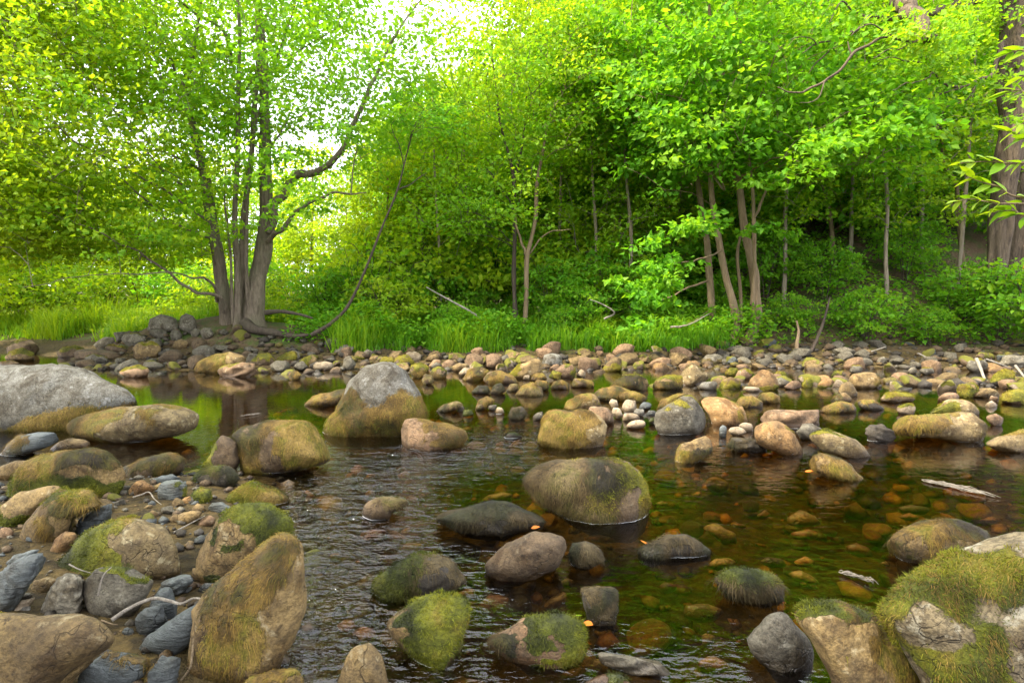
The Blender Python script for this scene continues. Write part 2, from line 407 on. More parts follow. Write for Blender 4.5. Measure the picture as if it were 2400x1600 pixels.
# ------------------------------------------------------------------ stones
# one line each: frame | outline | stone | shape | moss layers | label ; outlines are traced, every stone gets its own distance, size and depth
STONES = """
1|-350,900 -350,480 0,455 250,440 450,450 620,500 760,560 880,620 950,690 900,735 700,790 420,860 150,890|granite|o|f:.18:low|huge pale grey granite boulder cut by the picture edge beside the still pool
1|465,850 520,815 680,780 800,735 900,715 1100,715 1250,730 1360,770 1420,800 1390,850 1250,890 1000,940 800,950 600,910 500,890|lichen|r|f:.42:left|long low tan boulder lying in front of the huge granite boulder
1|0,1040 60,980 140,920 270,910 420,920 460,950 350,990 200,1030 60,1055|slate|a|f:.35:left|wet blue slate rock with a moss cap near the long tan boulder
1|330,1015 380,980 480,955 580,955 650,990 600,1012 450,1030 350,1035|tan|r||smooth flat oval stone lying at the slate rock
1|-60,1210 0,1130 100,1100 200,1105 220,1140 130,1190 30,1230|tan|r||smooth tan stone behind the broad brown mossed boulder at the picture edge
1|10,1340 30,1260 100,1190 250,1080 420,1035 600,1015 720,1050 800,1120 830,1200 820,1280 740,1310 600,1300 430,1310 200,1350 60,1370|tan|r|f:.55:top+g:.4:low|broad boulder shaggy with brown moss on the near bank
1|840,1190 880,1140 1000,1080 1150,1045 1230,1080 1290,1110 1250,1160 1130,1190 1000,1225 880,1230|brown|r|f:.82:all|low shaggy moss mound between the broad and the long mossed boulders
1|1370,1170 1400,1080 1480,950 1510,915 1600,930 1650,980 1640,1080 1600,1130 1450,1160|brown|a|g:.4:left|bare brown block leaning on the end of the long mossed boulder
1|1545,915 1650,860 1800,840 1950,840 2080,825 2160,870 2250,960 2280,1030 2220,1070 2050,1100 1800,1140 1640,1130 1590,1050|brown|r|f:.82:all|long boulder fully furred with golden brown moss
1|1290,1220 1350,1170 1450,1140 1560,1130 1640,1190 1660,1230 1560,1260 1450,1270|dark|r|d:.5:left+w:.5:right|small half green half brown mossy stone below the brown block
1|865,1290 900,1245 970,1230 1040,1250 1060,1280 1020,1320 930,1340 870,1330|orange|a||sandy orange cobble beside the blue grey stone
1|1030,1225 1100,1200 1180,1190 1240,1215 1180,1245 1060,1260|slate|r||flat slate cobble behind the blue grey stone
1|1050,1320 1090,1250 1150,1225 1230,1225 1275,1270 1260,1330 1180,1365 1080,1360|slate|a|g:.12:right|angular blue grey stone with a green moss dab
1|1280,1360 1320,1300 1380,1285 1450,1310 1450,1350 1380,1390 1310,1390|brown|r|g:.97:all|little stone capped in bright green moss
1|1220,1380 1260,1345 1300,1335 1320,1370 1300,1400 1240,1400|orange|r||amber pebble against the little green stone
1|1500,1370 1560,1310 1650,1265 1740,1250 1850,1280 1960,1330 1980,1370 1900,1400 1750,1410 1600,1400|brown|r|g:.8:left+f:.6:right|wide low stone of green moss at the edge of the rapid
1|0,360 60,310 150,260 230,290 290,340 250,365 100,380|brown|a|y:.3:top|pointed brown rock on the far gravel shore below tall grass
1|10,400 60,360 150,335 230,370 230,410 120,420|tan|r|y:.5:top|ochre mossed rock before the pointed brown rock
1|-40,460 0,425 80,420 140,440 100,460|brown|r|f:.5:top|low orange brown stone behind the huge granite boulder
1|370,370 430,325 510,312 580,340 560,390 480,400 400,395|brown|r|y:.55:top|yellow mossed rock on the far shore behind the huge granite boulder
1|490,400 520,360 580,345 750,360 900,385 800,402 600,402|brown|s||long flat brown rock on the far shore
1|560,430 580,390 640,375 740,400 740,430 640,437|grey|r|y:.25:top|grey stone in front of the long flat brown rock
1|680,460 740,440 820,440 860,460 780,472|tan|s||thin flat stone at the far edge of the pool
1|790,500 860,465 950,450 1030,490 1010,520 900,530|pink|r|y:.4:top|tan wedge stone with ochre moss in the pool
1|630,310 700,265 800,260 810,300 760,320 660,330|grey|r||rounded grey stone of the far shore below the tall grass
1|820,270 850,235 930,232 1000,260 980,310 880,315|grey|r|y:.2:top|broad grey stone of the heap below the boulder wall
1|1010,235 1030,202 1080,198 1140,215 1150,250 1080,265|grey|r||grey stone just below the widest boulder of the wall
1|900,205 930,140 990,118 1025,160 1010,205|grey|a||narrow grey end boulder of the wall beside the grass
1|1005,195 1020,130 1080,102 1200,128 1225,190 1120,212|grey|r||widest grey boulder in the wall at the maple
1|1215,185 1225,120 1270,98 1340,130 1345,195 1270,208|grey|r||grey boulder of the wall nearest the maple trunk
1|1360,225 1390,195 1440,200 1460,240 1420,262 1375,255|grey|r||round grey cobble under the maple trunk
1|900,340 960,295 1040,290 1110,330 1090,380 1000,395 930,385|tan|r|y:.2:top|large rounded tan stone in the shaded heap
1|1170,320 1190,285 1240,275 1290,300 1270,330 1200,335|tan|r||tan cobble beside the large rounded tan stone
1|1310,350 1340,320 1400,310 1470,330 1480,370 1430,405 1350,410 1315,385|grey|r||smooth round grey stone at the pool below the maple
1|1150,245 1170,215 1220,215 1250,250 1220,277 1170,270|grey|r||grey cobble in the heap left of the maple roots
1|1290,225 1330,200 1370,215 1350,247 1310,252|grey|r||small grey cobble in the heap nearest the boulder wall
1|715,335 750,310 830,320 890,350 850,365 760,360|brown|r|y:.4:top|low mossed brown stone in the shaded heap
1|1330,470 1350,430 1420,400 1470,370 1560,355 1650,375 1690,410 1670,450 1550,480 1430,495|tan|r|f:.55:left|hump backed tan rock mirrored in the pool
1|1450,500 1520,460 1650,435 1740,440 1770,480 1740,520 1600,528|pink|s|y:.3:left|streaked tan wedge beside the hump backed rock in the pool
1|1700,420 1760,378 1830,372 1880,400 1870,440 1760,452|brown|r|y:.6:top|mossed brown stone just past the streaked wedge
1|1880,410 1940,365 2010,358 2030,400 1980,435 1900,435|brown|r|y:.85:top|yellow green moss stone at the far end of the pool
1|2030,430 2070,390 2120,380 2160,405 2150,440 2080,455|tan|r|y:.7:left|small yellow moss dome at the far end of the pool
1|2120,460 2150,430 2220,425 2280,445 2270,480 2160,487|pale|r||pale flat topped cobble by the yellow moss dome
1|1955,530 1980,495 2030,490 2060,520 2040,545 1980,552|brown|r|f:.7:all|shaggy little stone standing in the pool
1|2200,305 2220,270 2280,262 2330,290 2320,330 2240,342|grey|r||round grey boulder under the leaning sapling
1|2060,705 2130,660 2260,620 2400,610 2440,640 2330,700 2200,725 2080,722|brown|r|f:.82:all|slim furred stone like a log behind the dome boulder
1|665,235 680,207 715,212 720,240|pale|r||small whitish stone at the foot of the tall grass
2|-120,850 -110,780 -30,740 20,650 60,560 150,470 260,440 360,440 440,480 510,560 540,620 560,680 585,740 580,800 500,840 380,900 200,920 60,905 -50,890|granite|o|f:.58:low+g:.30:low|dome shaped granite boulder with a pale grey cap and mossy sides
2|360,990 400,880 440,820 500,793 560,800 650,840 760,850 840,890 870,930 830,970 720,1000 600,1020 450,1010|pink|a|f:.5:right|pink rock with a moss mane next to the dome boulder
2|1260,960 1290,880 1370,800 1400,760 1500,740 1600,750 1700,760 1790,820 1850,910 1830,960 1720,1000 1600,1015 1450,1000 1330,980|lichen|a|f:.72:left|golden moss draped boulder with foam along its foot
2|1640,760 1680,735 1720,725 1810,730 1850,790 1870,835 1800,845|pink|a||pinkish block behind the golden moss draped boulder
2|1500,745 1530,690 1600,660 1700,645 1780,680 1820,745 1700,745 1600,757|tan|a|f:.6:left|mossy rock at the tip of the stone bar
2|1240,1230 1260,1190 1330,1130 1450,1090 1650,1070 1830,1075 1950,1110 2030,1180 2065,1260 2075,1400 2060,1490 1950,1530 1800,1530 1650,1490 1480,1410 1320,1340 1260,1290|brown|o|b:.82:left+y:.35:right|biggest round boulder in midstream covered in hairy brown moss
2|130,1450 150,1400 210,1360 280,1355 400,1355 500,1380 440,1410 340,1440 320,1480 200,1490|brown|r|b:.45:right|small brown stone trailing moss in the rapid
3|-180,860 -190,770 -120,730 0,660 60,662 110,700 160,780 200,870 150,885 0,902 -80,915 -160,900|grey|a|y:.08:top|angular grey block with a flat purple brown face
3|-200,760 -150,690 -60,650 20,640 60,665 -20,700 -120,745|tan|a|f:.7:top|ochre mossed stone right behind the angular grey block
3|110,690 170,665 260,660 320,700 400,720 440,770 460,820 420,842 300,852 210,850 180,780|orange|a|f:.15:right|craggy orange rock touching the angular grey block
3|505,820 530,780 620,755 780,755 950,752 985,790 960,840 900,862 760,872 640,850 540,840|pink|s||long pinkish slab on the stone bar
3|470,930 490,870 560,835 650,830 710,870 770,930 820,1000 800,1037 700,1032 600,1000 500,960|orange|r|f:.14:right|round orange rock in front of the long pinkish slab
3|750,900 820,850 880,848 950,880 900,935 820,947|grey|a||smooth grey stone tucked behind the round orange rock
3|840,960 870,920 950,890 1050,900 1150,930 1230,990 1315,1052 1220,1072 1080,1042 950,1017 880,990|lichen|a|y:.12:top|speckled lichen boulder sloping into the water by the orange rock
3|1225,920 1240,870 1300,848 1380,848 1430,880 1455,940 1380,967 1290,962|dark|s||dark angular stone beside the long mossed boulder of the pool
3|1380,855 1430,815 1560,780 1750,778 1900,773 2040,780 2110,830 2135,910 2080,952 1950,962 1700,922 1450,902|lichen|a|f:.35:left+b:.22:right|long tan boulder banded with moss across the clear pool
3|1630,785 1700,730 1790,700 1900,690 1980,710 2025,765 1990,778 1800,788|lichen|a|y:.5:left|yellow mossed boulder behind the long banded boulder
3|2050,800 2130,780 2190,810 2170,850 2110,857|pink|r||plain tan round stone at the end of the long banded boulder
3|2040,975 2110,940 2250,910 2320,885 2400,890 2450,1020 2300,1047 2180,1040 2090,1010|lichen|a|f:.2:top|pale rough rock at the picture edge of the clear pool
3|430,595 460,530 530,470 580,465 620,510 665,580 660,612 560,617 450,607|orange|a|y:.16:low|peaked orange rock on the far side of the bar
3|345,535 380,480 440,470 490,490 450,535 390,542|pink|a|y:.3:right|pink stone behind the peaked orange rock
3|230,595 260,545 340,530 390,560 400,605 300,612|tan|a|y:.55:low|tan stone yellow with moss before the peaked orange rock
3|100,595 140,567 220,560 250,592 220,620 140,617|granite|r||pale bluish flat stone near the peaked orange rock
3|-35,575 -10,500 60,430 110,440 160,490 185,530 130,562 40,582|lichen|a|b:.15:top|white peaked lichen rock at the top of the stone bar
2|1355,435 1380,385 1440,362 1500,385 1530,420 1500,447 1400,452|granite|a||whitest round boulder against the grassy bank
3|1110,555 1160,510 1250,495 1330,510 1355,560 1310,600 1200,607 1130,590|tan|a|f:.25:right|big rounded tan rock on the far gravel shore
3|1040,635 1080,580 1130,560 1170,590 1200,640 1150,662 1060,657|tan|a||sandy rock in front of the big rounded tan rock
3|985,695 1040,655 1110,635 1160,660 1140,692 1050,702|tan|a|f:.5:left|ochre streaked low rock below the sandy rock
3|925,755 980,715 1080,690 1160,710 1190,762 1100,777 990,777|brown|r|f:.82:all|moss heap lying in the shallows below the sandy rock
3|1170,705 1230,685 1300,690 1380,742 1300,757 1200,737|dark|r|f:.5:top|dark sloping stone half in the shallows
3|1320,685 1370,640 1450,630 1560,650 1590,682 1480,702 1380,697|tan|r|y:.6:top|broad low rock dusted with yellow moss
3|1720,695 1760,645 1820,625 1890,650 1880,687 1800,702|pink|a||plain pink rounded stone of the far shallows
3|1840,630 1880,580 1960,568 2020,590 2020,640 1930,667|tan|a|y:.65:left|bright yellow mossed rock behind the pink rounded stone
3|1960,665 2010,610 2100,600 2180,630 2160,662 2050,667|tan|a||flat tan rock next to the bright yellow mossed rock
3|2150,695 2180,640 2260,615 2400,620 2420,710 2280,717 2180,712|brown|r|y:.9:top|brightest yellow green moss rock at the picture edge
3|2055,718 2100,690 2150,710 2130,737 2075,737|pale|a||whitish egg shaped cobble under the moss rock
3|2080,685 2100,655 2150,670 2145,697 2100,700|pink|r||pinkish cobble above the egg shaped cobble
3|1445,745 1500,710 1560,715 1600,752 1560,782 1480,777|pale|a|y:.35:top|pale stone in the shallows by the yellow mossed boulder
3|1920,465 1940,420 2030,405 2090,440 2060,482 1970,492|grey|a|y:.12:top|pale grey slab on the shaded bank near the driftwood
3|2140,440 2200,390 2290,385 2400,390 2430,450 2250,462|grey|s||broad grey slab at the picture edge of the shaded bank
3|2080,565 2120,500 2200,470 2280,510 2270,570 2160,592|dark|r|y:.6:top|dark mossed boulder under the driftwood stick
3|1170,445 1200,400 1260,395 1300,430 1260,457|grey|a||smooth grey dome in the shade of the bank
3|1315,430 1335,400 1375,395 1395,425 1360,440|grey|a||small grey dome next to the smooth one in shade
3|1530,485 1560,455 1600,470 1590,502 1550,507|grey|a||pale round cobble on the shaded gravel
3|1600,490 1640,465 1700,470 1715,500 1650,515|grey|r|y:.2:top|grey flat cobble next to the pale round one
3|1010,520 1040,490 1090,485 1115,515 1070,537|brown|r|y:.4:left|dusky mossed round stone at the shaded water
3|1120,490 1150,455 1210,450 1240,485 1190,505|grey|a|y:.2:top|mottled angular stone in the shade of the bank
3|910,585 950,545 1020,540 1050,570 1000,597 930,602|orange|a|y:.3:low|orange capped stone at the far shallows
3|685,597 740,560 800,560 810,600 750,617|pink|a||pinkish flat stone right of the peaked orange rock
3|800,580 840,530 890,550 885,595 820,602|brown|r|y:.85:all|yellow mossed stone between pink and orange capped stones
3|620,515 650,490 700,500 712,532 650,542|brown|r|y:.9:all|round green moss stone behind the peaked orange rock
3|280,505 320,470 380,470 385,507 320,522|brown|r|y:.9:all|green moss stone behind the pale bluish flat stone
3|395,617 430,597 520,602 540,622 460,632|pale|a||flat pale stone lying before the peaked orange rock
3|115,425 160,380 240,370 285,410 220,442 140,442|grey|a|b:.3:low|dark grey slab with a pale top on the shaded bank
3|370,420 395,388 425,390 435,415 400,425|grey|a||lone pale cobble on the bank below the crooked trees
3|750,415 780,378 810,385 815,410 780,420|grey|r||pale cobble at the foot of the thin bank sapling
3|810,1125 850,1080 940,1055 1050,1080 1130,1120 1170,1160 1285,1217 1150,1217 1000,1182 870,1152|tan|r|f:.82:all|golden moss clump tapering downstream in the open water
3|-60,1095 -40,1000 60,960 160,920 200,950 205,1030 140,1062 60,1102|tan|a|f:.6:low|ragged tan stone with hanging moss below the angular block
3|290,985 330,945 450,950 520,960 625,1022 500,1032 380,1022|dark|s|w:.3:left|dark flat wet stone before the round orange rock
3|300,905 330,872 400,870 440,912 370,932|pale|a||pale cobble wedged between orange rocks
3|370,862 420,840 480,850 485,892 420,897|pale|a||tan cobble above the pale wedged cobble
3|245,932 250,880 280,842 302,880 295,932|slate|a||small blue slate cobble by the angular block
3|500,685 530,642 600,635 660,660 667,702 580,707|brown|r|f:.75:all|small shaggy rock in the calm run beyond the orange rock
3|360,715 390,660 470,660 540,700 545,737 430,737|brown|r|f:.85:all|shaggy wet rock just behind the craggy orange rock
2|0,395 -5,335 60,325 82,360 60,397|pink|a||tan stone on the shore past the round grey boulder
2|80,392 110,350 150,360 172,400 110,412|tan|a|y:.3:low|first mossed cobble of the shore row behind the dome boulder
2|135,372 170,335 220,360 205,397|grey|r||grey cobble of the shore row behind the dome boulder
2|175,412 210,375 255,385 262,417|tan|a|y:.3:top|second mossed cobble of the shore row behind the dome boulder
2|0,465 20,392 80,380 102,440 60,482|grey|a||big grey stone at the shoulder of the dome boulder
2|250,432 290,390 350,395 382,432 300,447|brown|r|y:.8:top|yellow moss stone right above the dome boulder
2|340,432 380,385 450,375 502,430 420,452|brown|r|y:.85:all|larger yellow moss stone above the dome boulder
2|415,405 450,365 510,355 552,390 540,422 470,424|pale|a||pale sunlit block above the dome boulder
2|560,412 610,375 660,370 677,397 600,427|tan|a||tan wedge stone under the grassy bank
2|455,505 470,450 540,430 602,465 592,512 520,532|brown|r|f:.5:low+y:.4:top|mossed rock at the water just past the dome boulder
2|600,515 620,470 680,460 722,490 712,532 640,542|brown|r|f:.55:low+y:.3:top|shaggy rock second past the dome boulder
2|540,550 570,510 620,520 632,562 570,582|brown|r|b:.5:all|small drooping moss stone at the pool edge
2|580,460 630,410 690,420 702,462|pink|a||tan boulder chunk in the sunlit shore pile
2|670,462 710,410 770,420 782,462 720,474|pink|a||broken tan block in the sunlit shore pile
2|740,474 790,435 850,440 882,470 800,494|tan|s||tilted tan slab in the sunlit shore pile
2|790,505 840,465 880,470 874,502 830,524|pale|s||pale slab edge at the foot of the sunlit pile
2|820,535 860,480 940,455 1012,490 982,532 900,557|tan|r|f:.8:all|shaggy humped rock at the foot of the sunlit pile
2|945,555 1000,500 1090,495 1160,520 1205,562 1100,577 1000,577|brown|r|f:.82:all|wide shaggy rock at the far waterline
2|1030,484 1060,440 1120,445 1134,482|tan|a||tan angular rock behind the wide shaggy rock
2|1120,505 1200,450 1280,420 1350,400 1372,460 1342,512 1200,532|tan|a|y:.2:left|big slanting rock with a dark shaded face
2|1440,497 1500,450 1570,445 1597,490 1582,532 1500,532|pink|r|y:.35:right|tan round rock beneath the whitest boulder
2|1405,527 1440,490 1500,500 1484,552|brown|r|y:.85:all|yellow moss stone leaning on the tan round rock
2|1590,517 1620,475 1662,490 1662,532|pale|a||pale stone right of the tan round rock
2|1750,485 1800,440 1850,400 1900,385 1942,420 1922,470 1830,492|tan|a|y:.5:low|tall tan rock skirted by yellow moss
2|1970,482 2000,445 2050,445 2054,482|brown|r|y:.6:left|mossed stone past the tall tan rock
2|1285,545 1320,505 1380,500 1404,542 1350,557|brown|r|f:.82:all|shaggy lump beneath the slanting rock
2|1230,542 1250,515 1282,520 1284,552|pale|a||pale pebble beneath the slanting rock
2|880,634 930,590 990,590 1022,632 950,647|dark|r|w:.82:all|first dark shaggy stone of the midstream row
2|1010,634 1040,580 1090,570 1122,622 1060,647|dark|r|w:.82:all|second dark shaggy stone of the midstream row
2|1110,632 1150,580 1200,575 1214,622|brown|r|b:.82:all|third shaggy stone of the midstream row
2|1180,644 1220,590 1300,570 1372,600 1384,652 1280,662|brown|r|f:.5:top+b:.6:low|largest shaggy stone of the midstream row
2|1290,597 1330,550 1400,560 1424,600 1380,622|brown|r|f:.8:all|shaggy stone behind the largest of the midstream row
2|1420,604 1440,560 1500,545 1554,570 1544,612|brown|r|f:.82:all|golden shaggy stone at the head of the bar
2|1550,594 1580,540 1650,545 1722,560 1724,592 1620,597|brown|r|f:.7:all|flat shaggy stone at the head of the bar
2|1760,604 1830,560 1930,520 2030,515 2092,550 2102,610 2000,622 1870,612|tan|a|f:.8:left+y:.3:top|big mossy boulder crowning the stone bar
2|2110,602 2140,550 2200,520 2320,520 2334,600 2220,612|tan|r|f:.5:low+y:.4:top|mossy boulder next to the one crowning the bar
2|1695,664 1760,610 1870,590 1962,620 1962,662 1820,692|brown|r|f:.82:all|golden moss rock below the crowning boulder
2|1870,664 1930,625 2010,625 2092,665 2062,697 1930,692|brown|r|f:.82:all|furry moss rock above the pebble pile
2|640,757 700,720 790,695 842,720 782,752 680,767|brown|r|b:.8:all|ragged moss stone in the chute past the dome boulder
2|780,762 800,725 840,725 844,767|grey|a||grey cobble against the ragged moss stone
2|815,790 840,755 890,755 905,785 850,795|dark|r|d:.9:all|dark green moss pebble in the chute
2|900,744 940,690 1000,660 1052,680 1042,712 950,747|brown|r|f:.82:all|peaked shaggy stone in the chute
2|985,747 1010,715 1060,720 1044,757|grey|a||grey cobble beside the peaked shaggy stone
2|1040,772 1060,735 1100,740 1117,770 1080,782|pale|a||pale sunlit cobble by the peaked shaggy stone
2|1125,794 1160,740 1230,725 1272,780 1232,812 1160,817|dark|r|w:.85:all|hairy dark stone standing in the chute
2|1300,824 1310,780 1370,765 1384,812|grey|a||grey stone against the golden moss draped boulder
2|1838,770 1850,740 1900,745 1922,790 1880,812|pale|r||whitish cobble of the pebble pile
2|1900,744 1940,680 2000,685 2032,720 1992,772 1930,762|pale|a||striped pale block of the pebble pile
2|2020,742 2050,700 2110,710 2114,747 2050,757|slate|a||blue slate cobble of the pebble pile
2|1905,824 1920,780 1980,770 2052,800 2032,827|pale|a||long tan cobble of the pebble pile
2|1930,864 1970,825 2060,825 2092,862 2000,882|pale|a||flat oval cobble lowest of the pebble pile
2|1985,774 2010,745 2060,750 2072,790 2030,797|granite|a||grey angular cobble in the middle of the pebble pile
2|2066,790 2095,755 2140,762 2145,790|slate|r||small dark cobble of the pebble pile next to the angular block
2|1820,704 1840,680 1880,690 1892,732 1840,742|pale|a||pale cobble above the pebble pile
2|2080,834 2110,805 2150,820 2134,852|dark|r|d:.9:all|green moss pebble under the angular block
2|1095,947 1130,910 1180,910 1242,935 1180,952|dark|r|d:.5:top|dark wet stone upstream of the golden moss draped boulder
4|-60,490 0,360 140,280 300,235 400,225 432,260 350,325 200,405 50,472|tan|r|g:.32:low|slim tan stone with moss along its lower edge
4|130,530 170,460 280,350 420,270 580,250 700,270 745,330 640,392 520,402 480,500 380,562 260,592 150,562|tan|r|f:.4:right+g:.2:top|tan cracked stone with a brown moss crest
4|500,545 530,460 650,380 770,340 785,420 700,480 600,542 530,562|slate|s||plain grey slate slab behind the green mossed boulder
4|-20,592 0,510 60,505 100,545 60,592|pink|r||small pinkish stone at the picture edge
4|330,655 380,580 450,535 510,530 522,580 470,642 380,682|orange|r||wet orange stone in the bank puddle
4|340,790 390,720 470,660 570,560 700,470 830,425 930,430 1050,480 1120,490 1170,560 1230,680 1262,770 1180,842 1000,862 800,850 500,840 370,832|lichen|r|g:.55:left+f:.12:top|green mossed boulder with a cream lichen flank
4|1320,760 1340,680 1390,560 1480,440 1600,370 1750,340 1860,340 1950,390 2000,470 1995,580 1900,640 1750,720 1600,800 1500,852 1400,810|tan|r|g:.5:right|upright tan boulder with green moss on its crown
4|1240,1345 1250,1250 1300,1040 1450,920 1600,800 1750,660 1870,570 1960,555 2030,620 2062,800 2062,1000 2000,1150 1900,1300 1780,1432 1640,1452 1450,1432 1300,1402|tan|o|f:.42:diag|great tilted boulder with a golden moss mane at the waterline
4|1275,835 1300,765 1450,785 1462,842 1400,877|tan|a||square tan cobble between the two tall mossed boulders
4|1170,484 1210,420 1300,395 1390,395 1382,432 1280,484|tan|r||tan oval cobble behind the upright boulder
4|1310,504 1380,440 1440,415 1482,430 1450,484 1370,507|pink|a||pink wedge cobble against the upright boulder
4|1400,384 1440,340 1510,330 1602,380 1520,424 1450,424|slate|a||grey slate cobble above the pink wedge cobble
4|-60,1080 -40,850 60,770 180,700 320,680 332,720 260,832 150,942 60,1042|slate|s||long leaning grey slate at the picture edge
4|30,745 100,700 270,648 295,668 180,715 60,760|slate|s||thin slate blade on top of the long leaning slate
4|240,1074 330,950 390,860 450,830 620,830 560,900 545,1050 430,1082 300,1082|grey|s||fractured grey rock beside the round stone
4|540,930 560,880 650,800 790,765 900,770 1010,830 1062,890 1000,992 900,1052 750,1087 640,1052 580,1002|grey|r|g:.16:top|round dimpled grey stone with bright green moss tufts
4|215,925 230,870 340,850 400,870 330,952 240,954|tan|r||tan flat cobble behind the fractured grey rock
4|10,1084 100,1020 250,985 202,1042 100,1087|pale|s||cream sliver of stone under the leaning slate
4|105,1074 150,1050 212,1035 204,1087|granite|a||bluish white chip beside the cream sliver
4|90,1015 120,960 240,950 182,1004|grey|s||thin grey flake under the tan flat cobble
4|1050,954 1100,890 1200,840 1340,820 1352,860 1250,924 1180,974|slate|s||pale slate blade pointing at the square tan cobble
4|1000,1060 1040,960 1120,900 1170,920 1212,1040 1182,1142 1130,1114|slate|a||upright dark slate shard under the crooked stick
4|910,1130 1000,1050 1120,1020 1152,1132 1000,1222 920,1212|slate|s||layered dark slate behind the blue green slab
4|1330,944 1390,890 1470,880 1482,912 1390,964|slate|o||small slate flake by the great tilted boulder
4|930,1294 1000,1230 1170,1120 1330,1035 1382,1050 1362,1152 1320,1242 1160,1367 1050,1342|slate|o||large blue green slate slab leaning on the great tilted boulder
4|-200,1750 -180,1120 0,1095 300,1100 550,1095 690,1150 802,1270 740,1332 500,1442 300,1562 150,1750|tan|o|f:.14:left|broad rusty tan boulder filling the bottom corner
4|500,1640 520,1480 700,1360 900,1310 1000,1360 1022,1450 950,1552 850,1642|slate|a|f:.22:right|dark green slate block in front of the rusty boulder
4|930,1640 1000,1500 1100,1380 1232,1400 1212,1492 1160,1642|slate|s|f:.25:left|grey slate piece next to the dark green slate block
4|60,1720 150,1560 350,1450 650,1340 770,1325 560,1440 480,1560 420,1720|tan|s||tan ledge stone in front of the rusty boulder
4|840,1170 880,1130 920,1140 925,1175 880,1195|grey|r||small grey pebble below the round stone
4|830,1225 850,1175 905,1200 912,1235 860,1250|slate|a||small slate chip below the round stone
4|1280,915 1310,880 1370,885 1370,915 1310,925|brown|r||brown pebble by the square tan cobble
4|1620,1600 1700,1530 1850,1475 2000,1470 2080,1530 2100,1600 1900,1680 1700,1660|tan|r|f:.5:top|ochre mossed stone breaking the water at the bottom edge
5|-60,1560 0,1470 60,1350 110,1275 160,1263 230,1320 290,1420 332,1520 322,1602 150,1652 -40,1622|tan|r||smooth tan cone shaped stone at the bottom edge
5|310,1155 340,1110 440,1020 530,980 650,960 780,975 880,1020 892,1080 862,1172 822,1332 782,1442 680,1442 520,1342 400,1272 330,1222|tan|a|g:.8:diag|three sided boulder of dark green moss with a tan edge
5|200,905 260,830 370,750 500,705 650,700 760,740 830,800 842,862 720,912 500,962 350,982 230,962|dark|r|d:.6:left+w:.4:right|low dark moss dome beside the rapid
5|960,735 990,690 1120,600 1200,520 1320,525 1430,540 1520,580 1542,650 1480,742 1330,812 1200,832 1060,832 980,772|brown|a||bare furrowed brown boulder in midstream
5|930,1275 980,1210 1110,1190 1200,1130 1320,1105 1420,1105 1540,1110 1620,1150 1662,1250 1642,1372 1500,1432 1300,1432 1150,1372 1000,1312|pink|r|g:.62:right+b:.15:left|pink topped stone ringed with dark moss
5|1755,1405 1760,1355 1850,1370 2000,1400 2150,1420 2282,1502 2230,1512 2000,1484 1820,1452|grey|s||flat pale slab awash near the bottom edge
5|1640,1572 1720,1530 1830,1500 1930,1500 1982,1562 1900,1612 1700,1612|pink|r|g:.4:right|pink stone with a green moss tuft at the bottom edge
5|620,445 700,400 860,370 1000,345 1150,340 1300,390 1442,440 1400,492 1250,512 1100,552 900,532 780,502|dark|r|w:.82:all|wide flat mat of brown moss behind the bare brown boulder
5|1530,685 1570,620 1660,600 1780,650 1802,722 1700,762 1600,752|dark|r|w:.82:all|small hairy moss tuft beside the bare brown boulder
5|1610,955 1640,910 1750,890 1880,920 1892,1050 1862,1132 1750,1142 1680,1112|dark|r|w:.8:all|wet moss stone with a bare pale streak
5|1970,695 2050,640 2200,560 2350,550 2470,600 2540,660 2500,702 2300,722 2100,722|dark|r|w:.82:all|wet spread of dark moss strands below the biggest boulder
6|440,1275 480,1200 560,1110 650,1065 700,1085 760,1150 840,1240 902,1340 882,1422 800,1482 680,1492 560,1402 470,1322|grey|r||smooth blunt grey brown block beside the corner boulder
6|735,1095 820,1030 1000,1000 1150,1040 1300,1090 1350,1150 1400,1250 1600,1400 1750,1620 1100,1720 1000,1502 920,1352 860,1232 800,1182|tan|r|f:.5:right+g:.2:top|low rock with flowing golden moss at the corner boulder
6|1330,1090 1370,1010 1450,870 1600,760 1800,690 2000,640 2200,600 2400,560 2700,600 2900,1600 2400,1900 1800,1720 1600,1402 1480,1252 1400,1162|cream|o|g:.27:left+f:.2:left|huge cream lichened boulder filling the bottom corner
6|1340,625 1420,560 1500,500 1620,450 1750,455 1880,450 2000,490 2130,540 2212,590 2100,652 1900,702 1700,752 1560,702 1430,662|tan|r|f:.82:all|straw coloured moss mat beside the corner boulder
6|190,865 260,800 360,780 500,790 640,830 702,900 692,972 560,1002 420,982 300,942|dark|r|d:.6:top+w:.7:low|low dark mossed stone alone in the clear run
"""
